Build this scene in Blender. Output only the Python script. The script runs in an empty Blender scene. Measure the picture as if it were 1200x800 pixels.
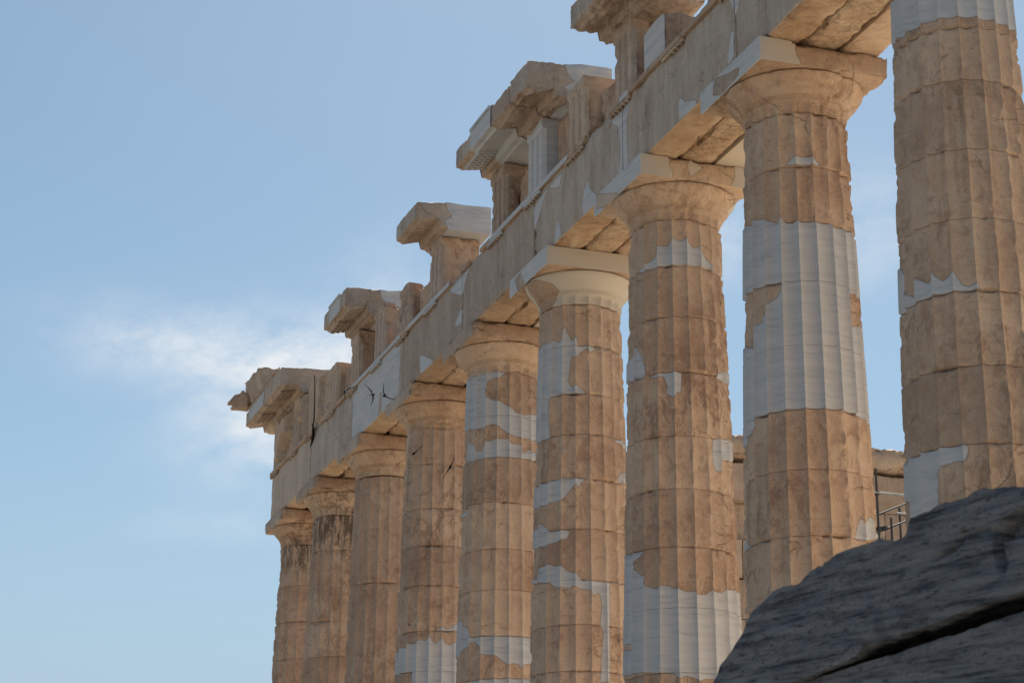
import bpy, bmesh, math, random
import numpy as np
from mathutils import Matrix, Vector

S = bpy.context.scene
COL = S.collection
# ---------------------------------------------------------------- camera
CAM = np.array([-12.3673, -19.7209, -2.3053])
VR = np.array([0.94612589, -0.32373852, 0.00625849])
VU = np.array([-0.10602733, -0.2914864, 0.95068075])
VF = np.array([0.30594771, 0.90012724, 0.31010796])
cd = bpy.data.cameras.new('camera'); cam = bpy.data.objects.new('camera', cd); COL.objects.link(cam)
cam.matrix_world = Matrix(((VR[0], VU[0], -VF[0], CAM[0]), (VR[1], VU[1], -VF[1], CAM[1]),
                           (VR[2], VU[2], -VF[2], CAM[2]), (0, 0, 0, 1)))
cd.sensor_fit = 'HORIZONTAL'; cd.sensor_width = 36; cd.lens = 36 * 2407.29 / 1200
cd.clip_start = 0.05; cd.clip_end = 20000
cd.dof.use_dof = True; cd.dof.focus_distance = 42; cd.dof.aperture_fstop = 10
S.camera = cam
# ---------------------------------------------------------------- sky, sun, exposure
SUN_AZ, SUN_EL = math.radians(27), math.radians(50)     # azimuth from +Y towards +X
SKY = 0.060
W = bpy.data.worlds.new('World'); S.world = W; W.use_nodes = True
nt = W.node_tree; N = nt.nodes; L = nt.links; N.clear()
def nd(t, **k):
    n = N.new(t)
    for a, b in k.items(): setattr(n, a, b)
    return n
def mth(op, a, b=None, c=None, clamp=False):
    n = nd('ShaderNodeMath', operation=op, use_clamp=clamp)
    for i, v in enumerate((a, b, c)):
        if v is None: continue
        if isinstance(v, (int, float)): n.inputs[i].default_value = v
        else: L.new(v, n.inputs[i])
    return n.outputs[0]
sky = nd('ShaderNodeTexSky', sky_type='NISHITA')
sky.sun_disc = False; sky.sun_elevation = SUN_EL; sky.sun_rotation = SUN_AZ
sky.altitude = 150; sky.air_density = 1.0; sky.dust_density = 0.62; sky.ozone_density = 1.0
tc = nd('ShaderNodeTexCoord'); sp = nd('ShaderNodeSeparateXYZ'); L.new(tc.outputs['Generated'], sp.inputs[0])
az = mth('ARCTAN2', sp.outputs[0], sp.outputs[1]); el = mth('ARCSINE', sp.outputs[2])
# cirrus: stretched noise in azimuth / elevation, gathered round a few cloud centres in the sky
cv = nd('ShaderNodeCombineXYZ'); 
L.new(mth('ADD', mth('MULTIPLY', az, 11.0), mth('MULTIPLY', el, 9.0)), cv.inputs[0])
L.new(mth('SUBTRACT', mth('MULTIPLY', el, 20.0), mth('MULTIPLY', az, 7.0)), cv.inputs[1])
ns = nd('ShaderNodeTexNoise'); ns.inputs['Scale'].default_value = 1.9; ns.inputs['Detail'].default_value = 11; ns.inputs['Roughness'].default_value = 0.64
ns.inputs['Distortion'].default_value = 0.12; L.new(cv.outputs[0], ns.inputs['Vector'])
def blob(a0, e0, sa, se, amp, skew=0.0):
    da = mth('SUBTRACT', az, math.radians(a0)); de = mth('SUBTRACT', el, math.radians(e0))
    de = mth('SUBTRACT', de, mth('MULTIPLY', da, skew))
    q = mth('ADD', mth('POWER', mth('DIVIDE', da, math.radians(sa)), 2.0), mth('POWER', mth('DIVIDE', de, math.radians(se)), 2.0))
    return mth('MULTIPLY', mth('EXPONENT', mth('MULTIPLY', q, -1.0)), amp)
CLOUDS = [(13.6, 17.1, 2.9, 1.7, 1.25, 0.10), (9.4, 17.6, 3.2, 1.05, 1.0, -0.06), (12.2, 15.6, 2.6, 1.3, .95, .05), (15.4, 18.0, 1.6, 2.2, 0.55, 0), (12.5, 14.6, 2.6, 0.9, 0.5, 0.0),
          (29.0, 21.0, 2.0, 1.6, 0.6, 0.0), (25.0, 20.8, 1.2, 1.2, 0.6, 0.0), (11.5, 12.8, 3.0, 0.5, 0.3, 0.05)]
m = None
for b in CLOUDS:
    o = blob(*b); m = o if m is None else mth('ADD', m, o)
dens = mth('MULTIPLY', m, mth('MULTIPLY_ADD', ns.outputs['Fac'], 2.1, -0.58, clamp=True), clamp=True)
dens = mth('MULTIPLY', dens, 0.92)
mx = nd('ShaderNodeMix', data_type='RGBA'); L.new(dens, mx.inputs[0]); tone = nd('ShaderNodeMix', data_type='RGBA', blend_type='MULTIPLY'); tone.inputs[0].default_value = 1.0
L.new(sky.outputs[0], tone.inputs[6]); tone.inputs[7].default_value = (0.965, 1.08, 1.03, 1)      # summer haze tint of the whole sky
hz = nd('ShaderNodeMix', data_type='RGBA'); L.new(tone.outputs[2], hz.inputs[6]); hz.inputs[7].default_value = (4.4, 5.6, 6.85, 1)     # grey summer haze low over the horizon
L.new(mth('MULTIPLY', mth('EXPONENT', mth('MULTIPLY', mth('POWER', mth('DIVIDE', el, math.radians(10)), 2.0), -1.0)), 1.3, clamp=True), hz.inputs[0])
L.new(hz.outputs[2], mx.inputs[6]); mx.inputs[7].default_value = (9.0, 9.3, 9.6, 1)
bg = nd('ShaderNodeBackground'); bg.inputs[1].default_value = SKY; L.new(mx.outputs[2], bg.inputs[0])
wo = nd('ShaderNodeOutputWorld'); L.new(bg.outputs[0], wo.inputs[0])
ld = bpy.data.lights.new('sun', 'SUN'); sun = bpy.data.objects.new('sun', ld); COL.objects.link(sun)
ld.energy = 5.0; ld.angle = math.radians(0.53); ld.color = (1.0, 0.93, 0.82)
sd_ = Vector((math.sin(SUN_AZ) * math.cos(SUN_EL), math.cos(SUN_AZ) * math.cos(SUN_EL), math.sin(SUN_EL)))
sun.rotation_euler = sd_.to_track_quat('Z', 'Y').to_euler(); sun.location = sd_ * 200
vs = S.view_settings; vs.view_transform = 'Standard'; vs.look = 'None'; vs.exposure = 0.65; vs.gamma = 1; vs.use_curve_mapping = False
S.render.engine = 'CYCLES'

# ---------------------------------------------------------------- materials
class MT:
    def __init__(s, name):
        s.m = bpy.data.materials.new(name); s.m.use_nodes = True; s.t = s.m.node_tree; s.n = s.t.nodes; s.l = s.t.links
        s.b = s.n['Principled BSDF']
    def link(s, a, i):
        if isinstance(a, (int, float)): i.default_value = a
        elif isinstance(a, tuple): i.default_value = a if len(a) == 4 else (*a, 1)
        else: s.l.new(a, i)
    def math(s, op, a, b=None, c=None, clamp=False):
        n = s.n.new('ShaderNodeMath'); n.operation = op; n.use_clamp = clamp
        for i, v in enumerate((a, b, c)):
            if v is not None: s.link(v, n.inputs[i])
        return n.outputs[0]
    def mix(s, f, a, b, mode='MIX'):
        n = s.n.new('ShaderNodeMix'); n.data_type = 'RGBA'; n.blend_type = mode
        s.link(f, n.inputs[0]); s.link(a, n.inputs[6]); s.link(b, n.inputs[7]); return n.outputs[2]
    def noise(s, vec, scale, detail=5, rough=.55, dist=0.0, stretch=None, off=0.0):
        if stretch or off:
            mp = s.n.new('ShaderNodeMapping'); s.l.new(vec, mp.inputs[0]); mp.inputs['Scale'].default_value = stretch or (1, 1, 1)
            mp.inputs['Location'].default_value = (off, off * .7, off * 1.3); vec = mp.outputs[0]
        n = s.n.new('ShaderNodeTexNoise'); s.l.new(vec, n.inputs['Vector'])
        n.inputs['Scale'].default_value = scale; n.inputs['Detail'].default_value = detail; n.inputs['Roughness'].default_value = rough
        n.inputs['Distortion'].default_value = dist
        return n.outputs['Fac']
    def ramp(s, f, stops, interp='LINEAR'):
        n = s.n.new('ShaderNodeValToRGB'); s.l.new(f, n.inputs[0]); n.color_ramp.interpolation = interp
        e = n.color_ramp.elements
        while len(e) < len(stops): e.new(0.5)
        for i, (p, c) in enumerate(stops): e[i].position = p; e[i].color = c if len(c) == 4 else (*c, 1)
        return n.outputs[0]
    def step(s, f, a, b):          # smooth 0..1 between a and b
        n = s.n.new('ShaderNodeMapRange'); n.interpolation_type = 'SMOOTHSTEP'; s.l.new(f, n.inputs[0])
        n.inputs[1].default_value = a; n.inputs[2].default_value = b; return n.outputs[0]
    def attr(s, name):
        n = s.n.new('ShaderNodeAttribute'); n.attribute_name = name; return n.outputs['Fac']
    def pos(s):
        return s.n.new('ShaderNodeNewGeometry').outputs['Position']
    def bump(s, h, strength, dist, normal=None):
        n = s.n.new('ShaderNodeBump'); s.link(h, n.inputs['Height']); s.link(strength, n.inputs['Strength']); n.inputs['Distance'].default_value = dist
        if normal: s.l.new(normal, n.inputs['Normal'])
        return n.outputs[0]

def make_marble():
    M = MT('weathered_marble'); P = M.pos()
    nm, gr, so, wm = M.attr('nm'), M.attr('gr'), M.attr('so'), M.attr('wm')
    big = M.noise(P, 0.9, 6, .6, .6); mid = M.noise(P, 3.4, 6, .62, .8, off=7.3); fine = M.noise(P, 22, 5, .65, off=2.2)
    tan = M.ramp(big, [(.30, (.390, .246, .166)), (.46, (.510, .342, .236)), (.58, (.580, .406, .286)), (.74, (.640, .500, .380))])
    tan = M.mix(M.math('MULTIPLY', M.step(mid, .51, .68), .58), tan, (.310, .180, .120))
    tan = M.mix(M.math('MULTIPLY', M.step(M.noise(P, 2.1, 6, .6, .4, off=31.), .54, .74), .5), tan, (.62, .50, .38))
    # flaked brown crust and washed vertical runs
    crust = M.noise(P, 5.5, 8, .68, 1.2, stretch=(1, 1, .55), off=13.1)
    gate = M.step(M.noise(P, 0.9, 3, .5, off=53.), .47, .60)
    tan = M.mix(M.math('MULTIPLY', M.math('MULTIPLY', M.step(crust, .50, .56), gate), .60), tan, (.235, .132, .078))
    run = M.noise(P, 3.2, 6, .62, .15, stretch=(2.2, 2.2, .13), off=4.)
    tan = M.mix(M.math('MULTIPLY', M.step(run, .52, .70), .30), tan, (.195, .115, .070))
    bed = M.noise(P, 2.4, 5, .6, .3, stretch=(.5, .5, 11), off=9.)
    tan = M.mix(M.math('MULTIPLY', M.step(bed, .55, .70), .22), tan, (.25, .145, .085))
    warm = M.ramp(M.noise(P, 1.5, 7, .62, 1.0, off=17.), [(.34, (.22, .125, .058)), (.45, (.40, .245, .125)), (.58, (.50, .36, .22)), (.75, (.58, .47, .34))])
    tan = M.mix(wm, tan, warm)
    grey = M.ramp(M.noise(P, 1.3, 6, .6, .4, stretch=(1.6, 1.6, .5), off=23.), [(.32, (.290, .252, .220)), (.48, (.390, .352, .315)), (.68, (.50, .465, .425))])
    grey = M.mix(M.math('MULTIPLY', M.step(M.noise(P, 1.9, 7, .66, .9, off=29.), .50, .62), .42), grey, (.44, .345, .275))
    grey = M.mix(M.math('MULTIPLY', M.step(run, .52, .66), .42), grey, (.235, .182, .150))
    old = M.mix(gr, tan, grey)
    old = M.mix(M.math('MULTIPLY', M.step(fine, .52, .68), .28), old, (.66, .545, .43))
    oi = M.n.new('ShaderNodeObjectInfo').outputs['Random']      # every block was quarried and patinated a little differently
    old = M.mix(M.math('MULTIPLY', M.step(oi, .55, 1.0), .42), old, (.33, .235, .175))
    old = M.mix(M.math('MULTIPLY', M.math('SUBTRACT', 1.0, M.step(oi, .0, .45)), .34), old, (.67, .52, .385))
    # hairline cracks
    wv = M.n.new('ShaderNodeVectorMath'); wv.operation = 'ADD'
    nc = M.n.new('ShaderNodeTexNoise'); nc.inputs['Scale'].default_value = 2.6; nc.inputs['Detail'].default_value = 6; M.l.new(P, nc.inputs['Vector'])
    sc = M.n.new('ShaderNodeVectorMath'); sc.operation = 'SCALE'; M.l.new(nc.outputs['Color'], sc.inputs[0]); sc.inputs['Scale'].default_value = .35
    M.l.new(P, wv.inputs[0]); M.l.new(sc.outputs[0], wv.inputs[1])
    vo = M.n.new('ShaderNodeTexVoronoi'); vo.feature = 'DISTANCE_TO_EDGE'; vo.inputs['Scale'].default_value = .75; M.l.new(wv.outputs[0], vo.inputs['Vector'])
    crack = M.math('SUBTRACT', 1.0, M.step(vo.outputs['Distance'], 0.0, .009))
    crack = M.math('MULTIPLY', crack, M.step(M.noise(P, 1.1, 3, .5, off=41.), .54, .64))
    mph = M.n.new('ShaderNodeMapping'); M.l.new(wv.outputs[0], mph.inputs[0]); mph.inputs['Scale'].default_value = (.55, .55, 1.9); mph.inputs['Location'].default_value = (3, 5, 1)
    vh = M.n.new('ShaderNodeTexVoronoi'); vh.feature = 'DISTANCE_TO_EDGE'; vh.inputs['Scale'].default_value = 1.5; M.l.new(mph.outputs[0], vh.inputs['Vector'])
    ck2 = M.math('MULTIPLY', M.math('SUBTRACT', 1.0, M.step(vh.outputs['Distance'], 0.0, .016)), M.step(M.noise(P, 1.6, 3, .5, off=91.), .56, .66))
    crack = M.math('MAXIMUM', crack, ck2)
    old = M.mix(M.math('MULTIPLY', crack, .62), old, (.12, .072, .042))
    pits = M.step(M.noise(P, 34, 3, .6, off=61.), .64, .74)
    old = M.mix(M.math('MULTIPLY', pits, .45), old, (.15, .092, .058))
    spk = M.noise(P, 60, 5, .7, off=71.); mot = M.noise(P, 11, 7, .7, .5, off=27.)
    old = M.mix(M.math('MULTIPLY', M.step(mot, .53, .64), .32), old, (.60, .485, .37))
    old = M.mix(M.math('MULTIPLY', M.step(M.noise(P, 8.5, 7, .72, .8, off=37.), .57, .66), .30), old, (.205, .122, .078))
    old = M.mix(M.math('MULTIPLY', M.step(spk, .55, .68), .42), old, (.20, .125, .080))
    soot = M.math('MULTIPLY', so, M.step(M.math('MULTIPLY_ADD', so, .10, M.noise(P, 4.6, 8, .74, .8, stretch=(1.9, 1.9, .42), off=77.)), .53, .60))
    old = M.mix(M.math('MULTIPLY', soot, .85), old, (.055, .040, .030))
    # new marble: fine grey bedding veins
    v1 = M.noise(P, 1.7, 8, .62, .9, stretch=(.7, .7, 5.5), off=3.); v2 = M.noise(P, .8, 5, .6, .5, off=19.)
    new = M.ramp(v1, [(.33, (.375, .390, .415)), (.45, (.462, .470, .485)), (.60, (.512, .512, .518)), (.78, (.555, .550, .550))])
    new = M.mix(M.math('MULTIPLY', M.step(v2, .45, .68), .22), new, (.52, .485, .45))
    new = M.mix(M.math('MULTIPLY', M.math('SUBTRACT', fine, .5), .5), new, (.6, .6, .6), 'SOFT_LIGHT')
    new = M.mix(M.attr('cr'), new, (.545, .455, .345))
    nme = M.math('MULTIPLY_ADD', M.math('SUBTRACT', M.noise(P, 16, 4, .6, off=5.), .5), .22, nm)
    isn = M.step(nme, .47, .53)
    col = M.mix(isn, old, new)
    seam = M.math('SUBTRACT', 1.0, M.step(M.math('ABSOLUTE', M.math('SUBTRACT', nme, .5)), .03, .10))
    col = M.mix(M.math('MULTIPLY', seam, .45), col, (.16, .095, .055))
    M.l.new(col, M.b.inputs['Base Color']); M.b.inputs['Roughness'].default_value = .82
    M.b.inputs['Specular IOR Level'].default_value = .22
    h = M.math('ADD', M.math('MULTIPLY', M.noise(P, 14, 8, .70, .5, off=8.), 1.0), M.math('ADD', M.math('MULTIPLY', fine, .6), M.math('MULTIPLY', spk, .35)))
    h = M.math('SUBTRACT', h, M.math('MULTIPLY', crack, .5)); h = M.math('SUBTRACT', h, M.math('MULTIPLY', pits, .35))
    nb = M.bump(h, M.math('MULTIPLY_ADD', isn, -.50, .70), .026)
    M.l.new(nb, M.b.inputs['Normal'])
    return M.m
MARBLE = make_marble()

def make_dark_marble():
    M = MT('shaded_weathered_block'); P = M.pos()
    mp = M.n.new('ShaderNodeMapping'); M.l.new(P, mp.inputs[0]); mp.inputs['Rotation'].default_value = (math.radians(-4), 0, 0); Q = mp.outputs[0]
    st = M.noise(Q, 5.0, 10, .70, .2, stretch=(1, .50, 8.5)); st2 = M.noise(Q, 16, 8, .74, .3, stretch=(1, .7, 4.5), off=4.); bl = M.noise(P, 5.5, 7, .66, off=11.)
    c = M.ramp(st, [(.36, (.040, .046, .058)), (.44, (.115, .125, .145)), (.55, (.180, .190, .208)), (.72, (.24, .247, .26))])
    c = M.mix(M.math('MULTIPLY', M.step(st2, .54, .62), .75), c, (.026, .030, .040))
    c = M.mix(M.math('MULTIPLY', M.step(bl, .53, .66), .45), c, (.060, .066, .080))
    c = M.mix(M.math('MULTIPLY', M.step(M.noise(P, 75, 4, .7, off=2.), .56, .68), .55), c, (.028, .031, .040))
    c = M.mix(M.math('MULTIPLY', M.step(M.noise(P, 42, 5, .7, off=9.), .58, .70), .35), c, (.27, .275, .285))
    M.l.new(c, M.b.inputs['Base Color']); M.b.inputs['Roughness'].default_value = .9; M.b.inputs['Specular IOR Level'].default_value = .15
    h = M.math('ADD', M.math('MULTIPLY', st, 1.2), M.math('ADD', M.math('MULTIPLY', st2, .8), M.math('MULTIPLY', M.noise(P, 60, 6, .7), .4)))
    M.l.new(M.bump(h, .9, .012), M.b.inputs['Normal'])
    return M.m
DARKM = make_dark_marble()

def plain(name, col, rough=.6, metal=0.0, var=.25, scale=8):
    M = MT(name); P = M.pos(); n = M.noise(P, scale, 6, .6)
    c2 = tuple(x * (1 - var) for x in col)
    M.l.new(M.ramp(n, [(.35, c2), (.65, col)]), M.b.inputs['Base Color']); M.b.inputs['Roughness'].default_value = rough; M.b.inputs['Metallic'].default_value = metal; M.b.inputs['Specular IOR Level'].default_value = .05 if col[0] < .1 else .4
    M.l.new(M.bump(n, .3, .01), M.b.inputs['Normal'])
    return M.m
STEEL = plain('dull_steel', (.075, .080, .088), .6, .2)
BRIGHT = plain('bright_steel', (.32, .32, .32), .45, .5)
BIRD = plain('dark_feathers', (.022, .018, .016), .8, 0, .4, 60)
CABLE = plain('black_cable', (.02, .018, .016), .7)
GROUND = plain('dusty_limestone_ground', (.28, .25, .20), .95, 0, .35, .6)
PAVE = plain('worn_stylobate_marble', (.74, .65, .52), .85, 0, .25, .9)

# ---------------------------------------------------------------- noise
def _h(ix, iy, iz, s):
    with np.errstate(over='ignore'):
        h = ix.astype(np.uint32) * np.uint32(374761393) + iy.astype(np.uint32) * np.uint32(668265263) + iz.astype(np.uint32) * np.uint32(2147483647) + np.uint32((s * 974711 + 12345) & 0xffffffff)
        h = (h ^ (h >> np.uint32(13))) * np.uint32(1274126177); h ^= h >> np.uint32(16)
        h = h * np.uint32(2246822519); h ^= h >> np.uint32(15)
    return (h & np.uint32(0xffffff)).astype(np.float32) / 16777215.0
def vn(P, s=0):
    i = np.floor(P).astype(np.int64); f = (P - i).astype(np.float32); f = f * f * (3 - 2 * f)
    i = i.astype(np.int32); x, y, z = i[:, 0], i[:, 1], i[:, 2]; r = 0
    for a in (0, 1):
        for b in (0, 1):
            for c in (0, 1):
                w = (f[:, 0] if a else 1 - f[:, 0]) * (f[:, 1] if b else 1 - f[:, 1]) * (f[:, 2] if c else 1 - f[:, 2])
                r = r + w * _h(x + a, y + b, z + c, s)
    return r
def fbm(P, sc, o=4, s=0, g=.5):
    P = np.asarray(P, dtype=np.float64) * sc; t = 0; a = 1.0; n = 0
    for k in range(o):
        t = t + a * vn(P + 17.3 * k, s + k); n += a; a *= g; P = P * 2.03
    return t / n
def sst(x, a, b):
    t = np.clip((x - a) / (b - a), 0, 1); return t * t * (3 - 2 * t)
def sdist(px, py, poly):
    """signed distance (positive inside) of points to a polygon"""
    Q = np.asarray(poly, float); n = len(Q); d = np.full(px.shape, 1e9); ins = np.zeros(px.shape, bool)
    for i in range(n):
        x0, y0 = Q[i - 1]; x1, y1 = Q[i]; ex, ey = x1 - x0, y1 - y0
        wx, wy = px - x0, py - y0; L2 = ex * ex + ey * ey + 1e-12
        t = np.clip((wx * ex + wy * ey) / L2, 0, 1)
        d = np.minimum(d, np.hypot(wx - ex * t, wy - ey * t))
        if y0 != y1:
            ins ^= ((y0 > py) != (y1 > py)) & (px < (x1 - x0) * (py - y0) / (y1 - y0) + x0)
    return np.where(ins, d, -d)

# ---------------------------------------------------------------- object helpers
def link_mesh(name, V, F, mat, parent=None, org=(0, 0, 0), attrs=None, smooth=True):
    me = bpy.data.meshes.new(name)
    V = np.asarray(V, float) - np.asarray(org, float)
    me.from_pydata(V.tolist(), [], F if isinstance(F, list) else F.tolist())
    for k, a in (attrs or {}).items():
        at = me.attributes.new(k, 'FLOAT', 'POINT'); at.data.foreach_set('value', np.asarray(a, np.float32))
    me.polygons.foreach_set('use_smooth', np.full(len(me.polygons), smooth))
    me.materials.append(mat); me.update()
    if smooth and hasattr(me, 'set_sharp_from_angle'): me.set_sharp_from_angle(angle=math.radians(38))
    o = bpy.data.objects.new(name, me); COL.objects.link(o)
    if parent is not None:
        o.parent = parent
    else: o.location = org
    return o
def tag(o, label, cat, group=None, kind=None):
    if label: o['label'] = label
    if cat: o['category'] = cat
    if group: o['group'] = group
    o['kind'] = kind or 'thing'
    return o
def thing(name, loc, label, cat, group=None):
    o = bpy.data.objects.new(name, None); COL.objects.link(o); o.location = loc; o.empty_display_size = .2
    return tag(o, label, cat, group)
def vnormals(V, F):
    n = np.zeros_like(V); a = V[F[:, 1]] - V[F[:, 0]]; b = V[F[:, 2]] - V[F[:, 0]]; c = V[F[:, 3]] - V[F[:, 0]]
    fn = np.cross(a, b) + np.cross(b, c)
    for k in range(4): np.add.at(n, F[:, k], fn)
    return n / (np.linalg.norm(n, axis=1, keepdims=True) + 1e-12)

def lattice(nx, ny, nz):
    """welded surface grid of a box in unit coordinates; faces are outward"""
    ids = {}; fl = []
    def q(I, J, flip, mk):
        A = np.array([mk(i, j) for i in range(I + 1) for j in range(J + 1)]).reshape(I + 1, J + 1, 3)
        f = np.stack([A[:-1, :-1], A[1:, :-1], A[1:, 1:], A[:-1, 1:]], 2).reshape(-1, 4, 3)
        fl.append(f[:, ::-1] if flip else f)
    q(ny, nz, True, lambda i, j: (0, i, j)); q(ny, nz, False, lambda i, j: (nx, i, j))
    q(nx, nz, False, lambda i, j: (i, 0, j)); q(nx, nz, True, lambda i, j: (i, ny, j))
    q(nx, ny, True, lambda i, j: (i, j, 0)); q(nx, ny, False, lambda i, j: (i, j, nz))
    A = np.concatenate(fl); key = (A[..., 0] * (ny + 1) + A[..., 1]) * (nz + 1) + A[..., 2]
    u, idx, inv = np.unique(key, return_index=True, return_inverse=True)
    V = A.reshape(-1, 3)[idx]; F = inv.reshape(-1, 4)
    return V.astype(float), F
def wbox(name, lo, hi, mat=None, parent=None, org=(0, 0, 0), res=.05, rough=.006, chip=.03, cw=.06, seed=1, warp=None,
         new=None, base=-1., gr=0., so=0., wm=0., cr=0., crface=None, grface=None, wmface=None, post=None, thr=.5):
    lo = np.array(lo, float); hi = np.array(hi, float); d = hi - lo
    n = np.maximum(1, np.round(d / res).astype(int)); n = np.minimum(n, 400)
    U, F = lattice(*n); on = {'-X': U[:, 0] == 0, '+X': U[:, 0] == n[0], '-Y': U[:, 1] == 0, '+Y': U[:, 1] == n[1], '-Z': U[:, 2] == 0, '+Z': U[:, 2] == n[2]}
    U = U / n; V = lo + U * d
    # masks first, in undamaged coordinates
    B = V.copy()
    if warp is not None: V = warp(V, U)
    sd = np.full(len(V), base)
    for f, spec in (new or {}).items():
        b, polys, holes = spec; ax = {'X': (1, 2), 'Y': (0, 2), 'Z': (0, 1)}[f[1]]; k = np.where(on[f])[0]
        s_ = np.full(len(k), float(b))
        for p in polys: s_ = np.maximum(s_, sdist(V[k][:, ax[0]], V[k][:, ax[1]], p))
        for p in holes: s_ = np.minimum(s_, -sdist(V[k][:, ax[0]], V[k][:, ax[1]], p))
        sd[k] = np.maximum(sd[k], s_)
    old = 1 - sst(sd, -.02, .02)
    nr = vnormals(V, F)
    de = np.minimum(U, 1 - U) * d; sd2 = np.sort(de, 1)[:, 1]
    amt = (rough * (fbm(V, 3.1, 5, seed) - .5) * 2 - rough * 1.6 * sst(fbm(V, 6.5, 5, seed + 21, .6), .50, .60) * fbm(V, 1.7, 2, seed + 5)) * old
    ch = np.clip(fbm(V, 5.0, 4, seed + 9) - thr, 0, 1) * 2
    amt = amt - old * (chip * ch + chip * .12) * np.exp(-(sd2 / cw) ** 2) * 2
    amt -= .004 * np.exp(-(sd2 / .012) ** 2)
    V = V + nr * amt[:, None]
    if post is not None: V = post(V, U)
    at = dict(nm=np.clip(sd / .06, -1, 1) * .5 + .5, gr=np.full(len(V), gr), so=np.full(len(V), so), wm=np.full(len(V), wm), cr=np.full(len(V), cr))
    for f, g in (crface or {}).items(): at['cr'][on[f]] = g
    for f, g in (grface or {}).items(): at['gr'][on[f]] = g
    for f, g in (wmface or {}).items(): at['wm'][on[f]] = g
    return link_mesh(name, V, F, mat or MARBLE, parent, org, at)
def tube(name, pts, rad, mat, parent=None, org=(0, 0, 0), n=8):
    P = np.array(pts, float); V = []; F = []
    R = np.full(len(P), rad) if np.isscalar(rad) else np.asarray(rad)
    for i in range(len(P)):
        t = P[min(i + 1, len(P) - 1)] - P[max(i - 1, 0)]; t /= np.linalg.norm(t)
        a = np.cross(t, (0, 0, 1.) if abs(t[2]) < .9 else (1., 0, 0)); a /= np.linalg.norm(a); b = np.cross(t, a)
        for k in range(n):
            w = 2 * math.pi * k / n; V.append(P[i] + R[i] * (a * math.cos(w) + b * math.sin(w)))
    for i in range(len(P) - 1):
        for k in range(n): F.append([i * n + k, i * n + (k + 1) % n, (i + 1) * n + (k + 1) % n, (i + 1) * n + k])
    F.append(list(range(n))[::-1]); F.append([(len(P) - 1) * n + k for k in range(n)])
    return link_mesh(name, V, F, mat, parent, org)
def rmesh(name, V, F, mat, parent, org, voxel, attrs=None):
    o = link_mesh(name, V, F, mat, parent, org)
    md = o.modifiers.new('weld', 'REMESH'); md.mode = 'VOXEL'; md.voxel_size = voxel; md.use_smooth_shade = True
    return o
def ellipsoid(c, r, ax=None, n=14):
    V = []; F = []; A = np.eye(3) if ax is None else np.asarray(ax)
    for i in range(n + 1):
        for j in range(2 * n):
            a = math.pi * i / n; b = math.pi * j / n
            V.append(np.array(c) + A.T @ (np.array(r) * np.array([math.sin(a) * math.cos(b), math.sin(a) * math.sin(b), math.cos(a)])))
    for i in range(n):
        for j in range(2 * n): F.append([i * 2 * n + j, (i + 1) * 2 * n + j, (i + 1) * 2 * n + (j + 1) % (2 * n), i * 2 * n + (j + 1) % (2 * n)])
    return V, F
def merge(parts):
    V = []; F = []
    for v, f in parts:
        k = len(V); V += list(v); F += [[i + k for i in q] for q in f]
    return V, F
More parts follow.
